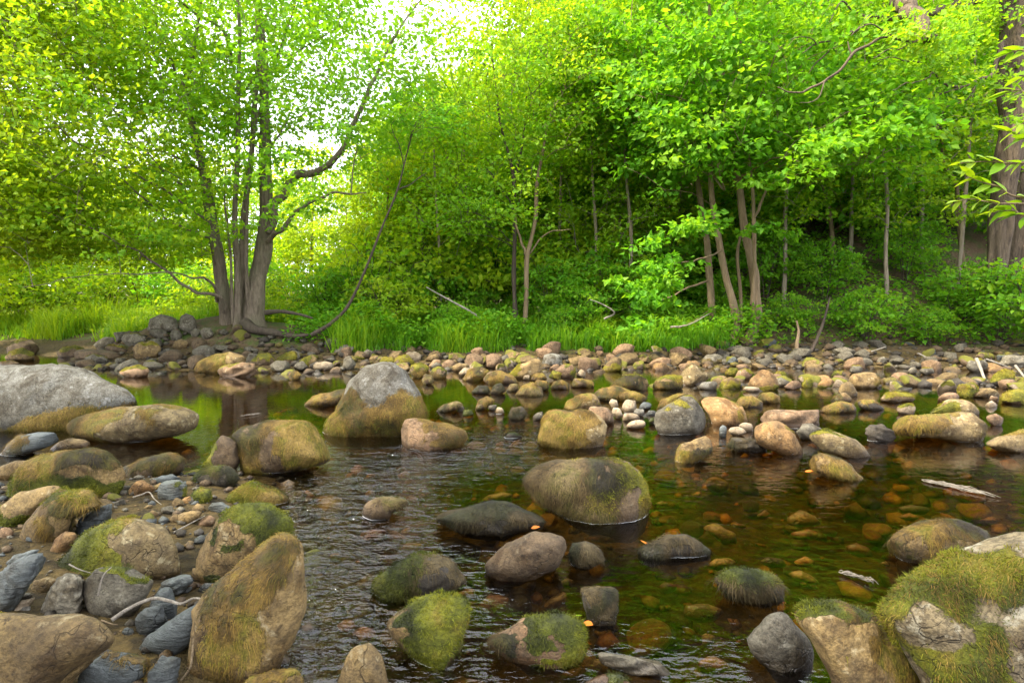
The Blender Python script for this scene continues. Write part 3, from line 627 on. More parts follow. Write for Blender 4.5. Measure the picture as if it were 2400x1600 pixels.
# stones lying under the water: frame | outline | stone | label
SUNKEN = """
5|290,560 370,530 460,590 440,620 340,600|orange|sunken amber stone at the edge of the rapid
5|400,650 450,610 550,620 570,660 480,690|tan|sunken yellow stone above the low dark moss dome
5|640,620 760,570 980,650 960,740 800,760 680,700|brown|broad sunken brown slab beside the bare brown boulder
5|770,960 850,925 920,930 925,1000 850,1015|orange|sunken golden stone at the tip of the three sided boulder
5|900,1050 1010,950 1190,990 1150,1050 960,1180|orange|long sunken orange stone past the three sided boulder
5|1360,1050 1430,980 1540,930 1530,1010 1450,1100|tan|sunken olive wedge below the bare brown boulder
5|1280,980 1330,940 1380,980 1350,1040 1300,1030|orange|sunken rusty stone next to the olive wedge
5|1490,880 1540,850 1590,880 1570,920 1510,920|tan|sunken ochre pebble right under the bare brown boulder
5|940,340 1000,290 1100,265 1180,285 1120,330|tan|sunken yellow green slab behind the brown moss mat
5|1640,560 1760,550 1900,590 1800,620 1660,600|orange|sunken red brown stone in front of the biggest boulder
5|2140,345 2180,325 2230,345 2190,370|tan|small sunken yellow stone beside the biggest boulder
5|2150,920 2200,880 2290,900 2280,950 2190,960|orange|sunken golden stone in the middle of the clear run
5|1670,1480 1720,1400 1800,1420 1830,1500 1740,1530|tan|sunken amber stone beside the flat pale slab
5|2140,850 2220,820 2290,850 2220,880|tan|sunken olive stone above the golden one
6|490,435 560,390 612,420 560,455|orange|small sunken orange stone far out in the clear run
6|700,445 800,390 900,430 960,490 800,512 720,492|tan|broad sunken ochre stone far out in the clear run
6|720,545 850,525 932,550 900,592 760,592|orange|sunken amber oval nearer than the broad ochre one
6|1100,635 1180,615 1260,650 1320,702 1200,712 1120,682|orange|brightest sunken orange stone near the straw moss mat
6|750,745 830,700 912,740 880,777 790,777|orange|sunken orange pebble left of the brightest one
6|500,740 580,710 690,730 720,770 600,790|brown|dull sunken brown stone near the low dark mossed stone
6|150,775 220,725 320,715 372,740 320,802 200,802|tan|sunken yellow oval above the low dark mossed stone
6|120,505 220,470 300,520 390,560 380,622 280,632 200,562|tan|large sunken golden stone by the wet dark moss strands
6|300,480 380,478 450,502 400,520|orange|thin sunken red stone by the large golden one
6|1450,435 1540,410 1622,440 1560,472|orange|sunken rust stone behind the straw moss mat
6|1450,375 1550,355 1700,380 1650,422 1500,412|brown|wide sunken brown stone behind the straw moss mat
6|0,1035 150,1025 280,1070 260,1132 120,1162 0,1122|tan|bright sunken golden stone near the blunt block
6|300,1125 380,1130 412,1190 340,1204|orange|small sunken amber stone near the blunt block
6|100,1425 180,1380 300,1410 332,1482 220,1532 110,1492|orange|sunken dark red stone at the bottom edge
6|700,820 800,800 960,890 880,900 760,860|tan|sunken olive slab past the low dark mossed stone
6|1340,750 1380,735 1420,775 1380,780|tan|sunken olive sliver near the straw moss mat
6|120,1250 160,1225 220,1250 200,1330 140,1320|tan|sunken olive pebble near the golden stone
6|50,190 90,172 130,190 90,210|orange|sunken orange pebble out past the biggest boulder
6|60,290 100,260 140,280 110,310|orange|sunken rust pebble out past the biggest boulder
6|2000,462 2100,440 2192,462 2100,477|orange|long sunken rust stone by the corner boulder
"""
FRAME = {1: (0, 700), 2: (800, 700), 3: (1600, 700), 4: (0, 1060), 5: (800, 1060), 6: (1600, 1060)}
ZS = 2.904
def parse_poly(fr, s):
    x0, y0 = FRAME[int(fr)]
    return np.array([[x0 + float(a) / ZS, y0 + float(b) / ZS] for a, b in (p.split(',') for p in s.split())])

_ico = {}
def ico(sub):
    if sub not in _ico:
        bm = bmesh.new(); bmesh.ops.create_icosphere(bm, subdivisions=sub, radius=1.0)
        V = np.array([v.co[:] for v in bm.verts]); T = np.array([[v.index for v in f.verts] for f in bm.faces]); bm.free()
        _ico[sub] = (V, T)
    return _ico[sub]
def radial(poly, c, n=240):                              # distance from c to the outline for n angles
    ang = np.arange(n) * 2 * math.pi / n
    R = np.zeros(n)
    A = poly - c; B = np.roll(A, -1, 0)
    for i, t in enumerate(ang):
        d = np.array((math.cos(t), math.sin(t))); e = B - A
        den = d[0] * e[:, 1] - d[1] * e[:, 0]
        den = np.where(np.abs(den) < 1e-12, 1e-12, den)
        s = (A[:, 0] * e[:, 1] - A[:, 1] * e[:, 0]) / den
        u = (A[:, 0] * d[1] - A[:, 1] * d[0]) / den
        ok = (s > 0) & (u >= -1e-6) & (u <= 1 + 1e-6)
        R[i] = s[ok].max() if ok.any() else np.nan
    if np.isnan(R).any(): R[np.isnan(R)] = np.nanmean(R)
    k = np.array([1, 2, 3, 2, 1.0]); k /= k.sum()
    for _ in range(2): R = sum(w * np.roll(R, j - 2) for j, w in enumerate(k))
    return R
def stone_points(V, R, c, t, dep, halfw, style, seed):
    a, b, w = V[:, 0], V[:, 1], V[:, 2]
    s = np.sqrt(a * a + b * b)
    th = np.arctan2(b, a) % (2 * math.pi)
    r = np.interp(th, np.arange(len(R) + 1) * 2 * math.pi / len(R), np.append(R, R[0]))
    s2 = s ** (0.92 if style in 'ro' else 0.8)
    u, v = c[0] + r * s2 * np.cos(th), c[1] + r * s2 * np.sin(th)
    pw = 0.95 if style in 'ro' else 0.85
    W = dep * halfw * np.sign(w) * np.abs(w) ** pw
    ax = unit(RIGHT * c[0] + UP * c[1] + FWD)
    P = t * (u[:, None] * RIGHT + v[:, None] * UP + FWD) - t * W[:, None] * ax
    ctr = t * (c[0] * RIGHT + c[1] * UP + FWD)
    L = P - ctr
    hw = t * halfw
    rng = np.random.default_rng(seed)
    if style in 'as':
        for k in range(13 if style == 'a' else 9):
            n = unit(rng.normal(size=3)); 
            if style == 's': n = unit(n * np.array((1, 1, .6)))
            d = (L @ n); lim = d.max() * rng.uniform(.74, .93)
            L = L - n * (np.maximum(d - lim, 0) * .88)[:, None]
    if style == 'r':
        for k in range(8):
            n = unit(rng.normal(size=3)); d = (L @ n); lim = d.max() * rng.uniform(.78, .95)
            L = L - n * (np.maximum(d - lim, 0) * .72)[:, None]
    dirn = unit(L)
    if style == 's':
        tilt = unit(np.array((rng.uniform(-.4, .4), rng.uniform(-.5, .1), 1.0)))
        lay = (L @ tilt) / hw
        disp = .05 * np.sin(lay * 22 + 3 * fbm(L / hw * 1.5, seed, 2)) + .09 * fbm(L / hw * 1.4, seed + 3, 3)
    elif style == 'a':
        disp = .10 * fbm(L / hw * 1.3, seed, 3) + .035 * fbm(L / hw * 5, seed + 7, 3)
    else:
        disp = .10 * fbm(L / hw * 1.2, seed, 2) + .055 * fbm(L / hw * 3.2, seed + 7, 3) + .016 * fbm(L / hw * 11, seed + 5, 2)
    L = L + dirn * (disp * hw)[:, None]
    return L, ctr + CAM, hw
MOSS_PAL = {                                             # colours from the dark hollows of a cushion to its dry crests, length, lift, width scale
    'g': (((.022, .027, .004), (.046, .054, .004), (.078, .090, .005), (.115, .124, .006), (.16, .162, .008), (.17, .135, .016)), .0095, .8, .75),
    'f': (((.028, .020, .008), (.070, .062, .006), (.085, .052, .013), (.15, .092, .018), (.21, .135, .028), (.13, .120, .008), (.27, .18, .045)), .034, .22, .58),
    'b': (((.022, .018, .008), (.045, .042, .007), (.065, .042, .016), (.11, .074, .028), (.16, .115, .046), (.085, .078, .010), (.19, .14, .06)), .036, .24, .58),
    'w': (((.018, .016, .007), (.030, .030, .007), (.045, .033, .013), (.080, .058, .024), (.12, .09, .04)), .038, .24, .58),
    'd': (((.014, .018, .003), (.028, .036, .004), (.048, .058, .005), (.075, .085, .007), (.10, .10, .010)), .0095, .8, .75),
    'y': (((.075, .080, .006), (.12, .120, .008), (.17, .158, .010), (.22, .185, .012), (.14, .10, .014)), .009, .7, .9),
}
def moss_tone(p, size, kind):                            # 0..1, patchy over the stone
    return np.clip(.5 + 1.05 * fbm(p / size * 2.6 + 9, 11, 3) + .35 * fbm(p / .05, 13, 2), 0, .999)
def moss_colour(tone, kind):
    pal = np.array(MOSS_PAL[kind][0]); x = tone * (len(pal) - 1); k = x.astype(int); f = (x - k)[:, None]
    return pal[k] * (1 - f) + pal[np.minimum(k + 1, len(pal) - 1)] * f
FLOW = unit(np.array((-.75, -.65, 0.0)))
def strands(P, T, Nn, mask, kind, dist, z0, size, rng, cap=7000):
    pal, L0, lift, wk = MOSS_PAL[kind]
    A, B, C = P[T[:, 0]], P[T[:, 1]], P[T[:, 2]]
    fn = np.cross(B - A, C - A); area = .5 * np.linalg.norm(fn, axis=1); fn = unit(fn)
    m = mask[T].mean(1); cz = (A[:, 2] + B[:, 2] + C[:, 2]) / 3
    cen = (A + B + C) / 3
    thick = np.clip(.62 + 1.1 * fbm(cen / size * 5.0 + 31, 8, 3), .06, 1.2)
    wgt = area * np.clip((m - .15) / .7, 0, 1) * thick * (cz > z0 - .02)
    tot = wgt.sum()
    if tot <= 0: return None
    L = min(L0, .13 * size) * (.6 if dist < 2.7 and kind in 'fbw' else 1.0)
    W = max(.0026, .00062 * dist) * wk
    n = int(min(cap, tot * (1.35 if kind in 'fbw' else 1.3) / (L * W)))
    if n < 12: return None
    f = rng.choice(len(T), n, p=wgt / tot)
    r1 = np.sqrt(rng.random(n))[:, None]; r2 = rng.random(n)[:, None]
    p = (1 - r1) * A[f] + r1 * (1 - r2) * B[f] + r1 * r2 * C[f]
    nn = fn[f]
    down = np.array((0, 0, -1.0)) - nn * (-nn[:, 2:3])
    steep = np.linalg.norm(down, axis=1, keepdims=True)
    rt = np.cross(nn, unit(rng.normal(size=(n, 3))))
    swirl = fbm(p / size * 2.2, 3, 2)[:, None]
    side = np.cross(nn, unit(down + 1e-4))
    if kind in 'fbw': d = unit(down * 1.2 + FLOW * .3 * (1 - steep) + rt * .62 + side * swirl * 1.5)
    else: d = unit(down * .3 + rt)
    ln = (L * np.clip(rng.lognormal(-.35, .5, n), .25, 2.0))[:, None]
    cush = np.maximum(0, fbm(p / (.05 if kind in 'gyd' else .09), 21, 2))[:, None]
    p = p + nn * cush * (.022 if kind in 'gyd' else .014) * min(1, size / .3)
    up = nn * lift
    mid = p + (d * .55 + up * .5) * ln * (.9 if kind in 'fbw' else .6)
    drop = np.array((0, 0, -1.0)) * (.28 if kind in 'fbw' else .02)
    tip = p + (d + up * (.5 if kind in 'fbw' else 1.0) + drop) * ln
    s = unit(np.cross(nn, d) + rng.normal(size=(n, 3)) * .25) * W * rng.uniform(.6, 1.3, n)[:, None] * .5
    base = p - nn * .004
    V = np.stack([base - s, base + s, mid - s * .9, mid + s * .9, tip], 1).reshape(-1, 3)
    o = np.arange(n)[:, None] * 5
    Tt = np.concatenate([o + np.array([[0, 1, 3]]), o + np.array([[0, 3, 2]]), o + np.array([[2, 3, 4]])])
    base_c = moss_colour(np.clip(moss_tone(p, size, kind) + rng.normal(size=n) * .11, 0, .999), kind)
    soak = smooth((z0 + .085 - p[:, 2]) / .07)[:, None] if z0 < .01 else 0   # the river wets the lowest growth
    cc = base_c * (1 - .55 * soak) * rng.uniform(.72, 1.3, n)[:, None]
    return V, Tt, np.repeat(np.c_[cc, np.ones(n)], 5, axis=0)

placed = []
glint_strip_v, glint_strip_q = [], []
def dist_noun(w): return ('boulder' if w > .5 else 'rock' if w > .26 else 'cobble')
def stone(fr, poly, kind, style, moss, label, seed, sunken=False):
    px = parse_poly(fr, poly)
    base_y = px[:, 1].max()
    top_y = px[:, 1].min()
    n = np.stack([(px[:, 0] - CX) / F, -(px[:, 1] - CY) / F], -1)
    halfw = (n[:, 0].max() - n[:, 0].min()) / 2
    vmid = (n[:, 1].max() + n[:, 1].min()) / 2
    n2 = n.copy()
    low = n2[:, 1] < vmid
    n2[low, 1] = vmid + (n2[low, 1] - vmid) * (1.0 if sunken else 1.55)
    # area centroid keeps the fan star shaped
    x, y = n2[:, 0], n2[:, 1]; x1, y1 = np.roll(x, -1), np.roll(y, -1)
    cr = x * y1 - x1 * y; A = cr.sum() / 2
    c = np.array([((x + x1) * cr).sum(), ((y + y1) * cr).sum()]) / (6 * A)
    R = radial(n2, c)
    hh = (n2[:, 1].max() - n2[:, 1].min()) / 2
    dep = float(np.clip(.72 * math.sqrt(hh / halfw) if hh < halfw else .8, .5, .95))
    if sunken:
        d = RIGHT * c[0] + UP * c[1] + FWD
        t = (CAMZ + .115) / -d[2]
        z0 = -.3
    else:
        V0, _ = ico(2)
        def drop(tt):
            L, ctr, hw = stone_points(V0, R, c, tt, dep, halfw, style, seed)
            P = L + ctr
            zz = max(0.0, float(ground(ctr[0], ctr[1])) - .01)
            ok = P[:, 2] >= zz
            return (project(P[ok])[1].max() if ok.any() else -1e9) - base_y
        ts = np.exp(np.linspace(math.log(1.1), math.log(24), 70 if base_y < 800 else 14)); t = None; lo = None
        for tt in ts:
            if drop(tt) <= 0 and lo is not None:
                hi = tt
                for _ in range(9):
                    md = .5 * (lo + hi)
                    if drop(md) <= 0: hi = md
                    else: lo = md
                t = hi; break
            lo = tt
        if t is None: t = ts[-1]
    wpx = (px[:, 0].max() - px[:, 0].min()) * 1024 / 2400
    sub = 5 if wpx > 75 else 4 if wpx > 26 else 3
    if sunken: sub = 3
    V, T = ico(sub)
    L, ctr, hw = stone_points(V, R, c, t, dep, halfw, style, seed)
    if not sunken: z0 = max(0.0, float(ground(ctr[0], ctr[1])))
    P = L + ctr
    if np.linalg.det(np.stack([P[T[0, 1]] - P[T[0, 0]], P[T[0, 2]] - P[T[0, 0]], P[T[0, 0]] - ctr])) < 0: T = T[:, ::-1]
    A_, B_, C_ = P[T[:, 0]], P[T[:, 1]], P[T[:, 2]]
    fn = np.cross(B_ - A_, C_ - A_); Nn = np.zeros_like(P)
    for k in range(3): np.add.at(Nn, T[:, k], fn)
    Nn = unit(Nn)
    w = 2 * hw
    loc = np.array((ctr[0], ctr[1], z0))
    me = mesh_from('stone', P - loc, T, None, ROCK[kind])
    rng = np.random.default_rng(seed + 1000)
    mk = np.zeros(len(P)); mc = np.tile(np.array((.1, .08, .02, 1.0)), (len(P), 1))
    sv, stt, sc, off = [], [], [], 0
    dist = np.linalg.norm(ctr - CAM)
    if moss:
        h = (P[:, 2] - z0) / max(P[:, 2].max() - z0, 1e-3)
        ux = (L @ RIGHT) / hw
        nz = fbm(L / hw * 2.0, seed + 50, 4)
        vis = (P[:, 2] > z0)
        for spec in moss.split('+'):
            mkind, cov, mode = spec.split(':'); cov = float(cov)
            if mode == 'top': m = Nn[:, 2] * .55 + h * .5 + .55 * nz
            elif mode == 'low': m = -h * 1.2 + .45 * nz
            elif mode == 'left': m = -ux * .7 + 1.15 * nz + .25 * Nn[:, 2]
            elif mode == 'right': m = ux * .7 + 1.15 * nz + .25 * Nn[:, 2]
            elif mode == 'diag': m = -np.abs(ux * .75 - h * .6 + .18) + .35 * nz + .25 * Nn[:, 2]
            else: m = nz + .3 * Nn[:, 2]
            thr = np.quantile(m[vis], 1 - cov) if vis.any() else 9
            mm = smooth((m - thr) / .3 + .5)
            newer = mm > mk
            mc[newer, :3] = moss_colour(moss_tone(P[newer], w, mkind), mkind) * .75; mk = np.maximum(mk, mm)
            cap = 20000 if wpx > 100 else 6500 if wpx > 40 else 2000
            r = strands(P, T, Nn, mm, mkind, dist, z0, w, rng, cap)
            if r is not None:
                sv.append(r[0] - loc); stt.append(r[1] + off); sc.append(r[2]); off += len(r[0])
    add_attr(me, 'moss', 'FLOAT', 'POINT', mk)
    add_attr(me, 'mosscol', 'FLOAT_COLOR', 'POINT', mc)
    nm = 'sunken_stone' if sunken else dist_noun(w)
    o = link(nm, me, None, loc)
    grp = 'stones lying under the water' if sunken else None
    tag(o, label, nm.replace('_', ' ') if not sunken else 'stone', grp)
    if sv:
        mme = mesh_from('moss', np.concatenate(sv), np.concatenate(stt), None, MOSS, True)
        add_attr(mme, 'Col', 'FLOAT_COLOR', 'POINT', np.concatenate(sc))
        mo = link('moss', mme, o); mo['kind'] = 'stuff'
    if not sunken and z0 < .01 and dist < 7.5:          # pale ribbon laid round the stone for the sky's line at the water's edge
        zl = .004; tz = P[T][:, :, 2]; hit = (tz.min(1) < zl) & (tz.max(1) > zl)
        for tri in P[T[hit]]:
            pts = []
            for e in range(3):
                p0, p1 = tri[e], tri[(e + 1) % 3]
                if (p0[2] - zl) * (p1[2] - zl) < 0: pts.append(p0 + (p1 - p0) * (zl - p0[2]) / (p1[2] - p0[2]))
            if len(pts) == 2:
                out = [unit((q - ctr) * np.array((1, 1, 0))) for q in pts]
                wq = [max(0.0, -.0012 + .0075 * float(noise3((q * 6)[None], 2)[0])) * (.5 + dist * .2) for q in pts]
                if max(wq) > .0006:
                    k = len(glint_strip_v); glint_strip_v.extend([pts[0] - out[0] * .004, pts[1] - out[1] * .004, pts[1] + out[1] * wq[1], pts[0] + out[0] * wq[0]]); glint_strip_q.append((k, k + 1, k + 2, k + 3))
    placed.append((ctr[0], ctr[1], w * .55, z0, P[:, 2].max()))
    return o, w, dist

STONE_LOG = []
for i, ln in enumerate(l for l in STONES.strip().split('\n')):
    fr, poly, kind, style, moss, label = ln.split('|')
    o, w, d = stone(fr, poly, kind, style, moss, label, 11 + i * 7)
    STONE_LOG.append((label[:40], round(w, 2), round(d, 2), round(o.location.z, 2)))
for i, ln in enumerate(l for l in SUNKEN.strip().split('\n')):
    fr, poly, kind, label = ln.split('|')
    stone(fr, poly, {'tan': 'amber', 'orange': 'rust', 'brown': 'tan'}[kind], 'r', '', label, 5000 + i * 7, True)

N = NT('foam'); N.surf(N.n('BsdfPrincipled', {'Base Color': (.5, .53, .55, 1), 'Roughness': .3}).outputs[0])  # whitish strips modelling the sky's reflection in the meniscus
o = link('foam', mesh_from('foam', glint_strip_v, None, glint_strip_q, N.m)); o['kind'] = 'stuff'
tag(o, 'thin white strips modelled for the sky glint along the waterlines of the stones')
# ------------------------------------------------------------------ loose cobbles and gravel between the traced stones
def pebble_shape(sub, seed, sharp=False):
    V, T = ico(sub)
    rng = np.random.default_rng(seed)
    P = V * np.array((1, rng.uniform(.55, .95), rng.uniform(.4, .75)))
    for k in range(9):
        n = unit(rng.normal(size=3)); d = P @ n; lim = d.max() * rng.uniform(.62, .92)
        P = P - n * (np.maximum(d - lim, 0) * .92)[:, None]
    if sharp:
        for k in range(9):
            n = unit(rng.normal(size=3)); d = P @ n; lim = d.max() * rng.uniform(.55, .85)
            P = P - n * (np.maximum(d - lim, 0) * .97)[:, None]
    P = P + V * (.10 * fbm(V * 1.6, seed, 3))[:, None]
    return P, T
rng = np.random.default_rng(77)
cob_mesh = []
for k in range(12):
    P, T = pebble_shape(3, 300 + k, True)
    kind = ['tan', 'grey', 'pink', 'brown', 'grey', 'tan', 'pale', 'grey', 'brown', 'slate', 'orange', 'tan'][k]
    me = mesh_from('cobble', P, T, None, ROCK[kind])
    nz = fbm(P * 1.6, k, 3) + P[:, 2] * .8
    mk = smooth((nz - np.quantile(nz, .6)) / .2 + .5) if k % 3 == 0 else np.zeros(len(P))
    add_attr(me, 'moss', 'FLOAT', 'POINT', mk)
    add_attr(me, 'mosscol', 'FLOAT_COLOR', 'POINT', np.tile(np.array((.13, .125, .012, 1)), (len(P), 1)))
    cob_mesh.append(me)
PL = np.array([p[:3] for p in placed])
ZONES = [  # how many, x range, offset from the bank line, size, shade of stone allowed, label, group
    (44, (-9.2, -3.2), (-1.9, .6), (.12, .30), (1, 3, 4, 7, 8), 'loose grey brown cobble filling the shaded heap below the maple', 'cobbles of the shaded heap'),
    (50, (-2.8, 4.4), (-1.8, -.1), (.12, .32), (0, 2, 5, 6, 11), 'loose tan cobble filling the sunlit shore under the grass', 'cobbles of the sunlit shore'),
    (40, (4.2, 11.5), (-1.3, .7), (.12, .32), (1, 4, 7, 3, 9), 'loose grey cobble on the shaded shore below the wooded slope', 'cobbles of the shaded shore'),
    (50, (1.6, 9.8), (-4.8, -1.4), (.12, .32), (0, 2, 5, 6, 10), 'loose warm coloured cobble strewn in the far shallows', 'cobbles of the far shallows'),
    (60, (-3.7, -.9), None, (.025, .11), (1, 3, 9, 7, 9, 0, 5, 4), 'small cobble wedged between the larger stones of the near bank', 'cobbles of the near bank'),
]
for cnt, xr, sr, sz, kinds, label, group in ZONES:
    made = tries = 0
    while made < cnt and tries < 4000:
        tries += 1
        x = rng.uniform(*xr); y = float(bank_line(x)) + rng.uniform(*sr) if sr else rng.uniform(1.5, 4.2); r = rng.uniform(*sz)
        if np.min(np.hypot(PL[:, 0] - x, PL[:, 1] - y) - PL[:, 2]) < r * .3: continue
        zg = float(ground(x, y))
        if zg < -.09 or (sr is None and -x > y * .92): continue
        k = kinds[int(rng.integers(len(kinds)))]
        o = link('cobble', cob_mesh[k], None, (x, y, zg + r * .22))
        o.scale = (r, r, r * rng.uniform(.8, 1.15)); o.rotation_euler = (rng.uniform(-.3, .3), rng.uniform(-.3, .3), rng.uniform(0, 6.28))
        tag(o, label, 'cobble', group)
        PL = np.vstack([PL, (x, y, r * .8)]); made += 1
# stones resting on the bed of the clear run
sunk = []
for k in range(4):
    P, T = pebble_shape(3, 340 + k); sunk.append(mesh_from('stone', P, T, None, ROCK[('amber', 'rust', 'tan', 'amber')[k]]))
made = tries = 0
while made < 44 and tries < 3000:
    tries += 1
    y = rng.uniform(1.75, 6.0); x = rng.uniform(-.7, 4.2); r = rng.uniform(.045, .13)
    if abs(x) > y * .9 or np.min(np.hypot(PL[:, 0] - x, PL[:, 1] - y) - PL[:, 2]) < r * .5: continue
    zg = float(ground(x, y))
    if zg > -.15: continue
    o = link('sunken_stone', sunk[made % 4], None, (x, y, max(zg + r * .3, -.26)))
    o.scale = (r, r, r * rng.uniform(.8, 1.1)); o.rotation_euler = (rng.uniform(-.2, .2), rng.uniform(-.2, .2), rng.uniform(0, 6.28))
    tag(o, 'rounded amber stone sunk among others on the bed of the clear run', 'stone', 'stones on the bed of the clear run')
    PL = np.vstack([PL, (x, y, r * .8)]); made += 1
def gravel(name, pts, radii, mats, label, seed, sub=1):
    rg = np.random.default_rng(seed)
    shapes = [pebble_shape(sub, seed + k) for k in range(6)]
    vs_, ts_, ms_, off = [], [], [], 0
    for k, (P, T) in enumerate(shapes):
        sel = np.arange(len(pts)) % 6 == k
        c, r = pts[sel], radii[sel]; n = len(c)
        a = rg.uniform(0, 6.28, n); ca, sa = np.cos(a)[:, None], np.sin(a)[:, None]
        Q = P[None] * r[:, None, None]
        X = Q[..., 0] * ca - Q[..., 1] * sa; Y = Q[..., 0] * sa + Q[..., 1] * ca
        W = np.stack([X, Y, Q[..., 2]], -1) + c[:, None, :]
        vs_.append(W.reshape(-1, 3))
        ts_.append((T[None] + (np.arange(n) * len(P))[:, None, None]).reshape(-1, 3) + off); off += n * len(P)
        ms_.append(np.repeat(rg.integers(0, len(mats), n), len(T)))
    me = mesh_from(name, np.concatenate(vs_), np.concatenate(ts_), None, None)
    for m in mats: me.materials.append(ROCK[m])
    me.polygons.foreach_set('material_index', np.concatenate(ms_).astype(np.int32))
    o = link(name, me); o['kind'] = 'stuff'
    tag(o, label)
    return o
def scatter(n, xr, yr, cond, r0, r1, seed, sink=.25):
    rg = np.random.default_rng(seed)
    x = rg.uniform(*xr, n); y = rg.uniform(*yr, n); z = ground(x, y)
    ok = cond(x, y, z)
    x, y, z = x[ok], y[ok], z[ok]
    r = r0 + (r1 - r0) * rg.random(len(x)) ** 3.0
    return np.stack([x, y, z + r * sink], -1), r
p, r = scatter(2600, (-3.4, 5.5), (1.4, 8.0), lambda x, y, z: (z < -.06) & (np.abs(x) < y * .98 + .3), .018, .13, 21)
gravel('streambed_pebbles', p, r, ['tan', 'amber', 'brown', 'dark', 'rust', 'tan'], 'brown and amber pebbles covering the stream bed under water', 21)
p, r = scatter(5600, (-9.5, 12), (7.2, 14.2), lambda x, y, z: (z > -.1) & (y - bank_line(x) < .5 + .5 * (x > 4)) & (np.abs(x) < y * .95 + .5), .022, .19, 22)
gravel('bank_gravel', p, r, ['tan', 'grey', 'brown', 'brown', 'mossy', 'dark', 'grey', 'dark', 'brown', 'dark'], 'gravel and small stones packed along the far shore', 22)  # mix weighted to dark stone, colouring in the wood's shade on this shore
p, r = scatter(2600, (-4.2, -.4), (1.3, 4.6), lambda x, y, z: (z > -.14) & (-x < y * .95 + .2), .008, .05, 23)
gravel('near_gravel', p, r, ['grey', 'brown', 'slate', 'dark', 'tan'], 'dark wet gravel between the stones of the near bank', 23)

# ------------------------------------------------------------------ leaves and trees
def leaf_mesh(name, C, A, Nn, S, tint, mat, origin=(0, 0, 0), wide=.36):
    n = len(C)
    A = unit(A); B = unit(np.cross(Nn, A)); Nn = np.cross(A, B)
    S = np.asarray(S)[:, None]
    V = np.stack([C, C + A * S * .42 + B * S * wide + Nn * S * .08, C + A * S - Nn * S * .12, C + A * S * .42 - B * S * wide + Nn * S * .08], 1).reshape(-1, 3)
    o = np.arange(n)[:, None] * 4
    T = np.concatenate([o + np.array([[0, 2, 1]]), o + np.array([[0, 3, 2]])], 1).reshape(-1, 3)
    me = mesh_from(name, V - vec(origin), T, None, mat, False)
    add_attr(me, 'tint', 'FLOAT', 'FACE', np.repeat(np.clip(tint, 0, 1), 2))
    return me
def spray_points(C, D, R, n, size, rg, flat=.16, tint=.5, tj=.12, jit=.75):
    m = len(C)
    Cr, Dr, Rr = np.repeat(C, n, 0), np.repeat(D, n, 0), np.repeat(R, n)[:, None]
    Z = np.array((0, 0, 1.0)); S = unit(np.cross(Dr, Z))
    u = rg.uniform(-.75, 1.0, (m * n, 1)); v = rg.normal(size=(m * n, 1)) * .42 * (1.15 - .5 * np.abs(u))
    w = rg.normal(size=(m * n, 1)) * flat - .14 * np.maximum(u, 0) ** 2
    P = Cr + (Dr * u + S * v + Z * w) * Rr
    A = Dr * .7 + S * v * 1.2 + rg.normal(size=(m * n, 3)) * .5 - Z * .3
    Nn = Z + rg.normal(size=(m * n, 3)) * jit
    sz = size * rg.uniform(.55, 1.4, m * n)
    tb = np.repeat(tint + rg.normal(size=m) * tj, n) if np.isscalar(tint) else np.repeat(tint + rg.normal(size=m) * tj, n)
    return P, A, Nn, sz, tb + rg.normal(size=m * n) * .07
def ell_sample(ells, n, rg, shell=.35):
    """spray centres spread through the crown's volume, fuller towards its outside"""
    wts = np.array([e[6] * (e[3] * e[4] * e[5]) ** .8 if len(e) > 6 else (e[3] * e[4] * e[5]) ** .8 for e in ells]); wts /= wts.sum()
    out = []
    for e, k in zip(ells, (wts * n).astype(int)):
        d = unit(rg.normal(size=(k, 3))); r = (shell + (1 - shell) * rg.random(k) ** .6)[:, None]
        out.append(np.array(e[:3]) + d * r * np.array(e[3:6]))
    return np.concatenate(out)
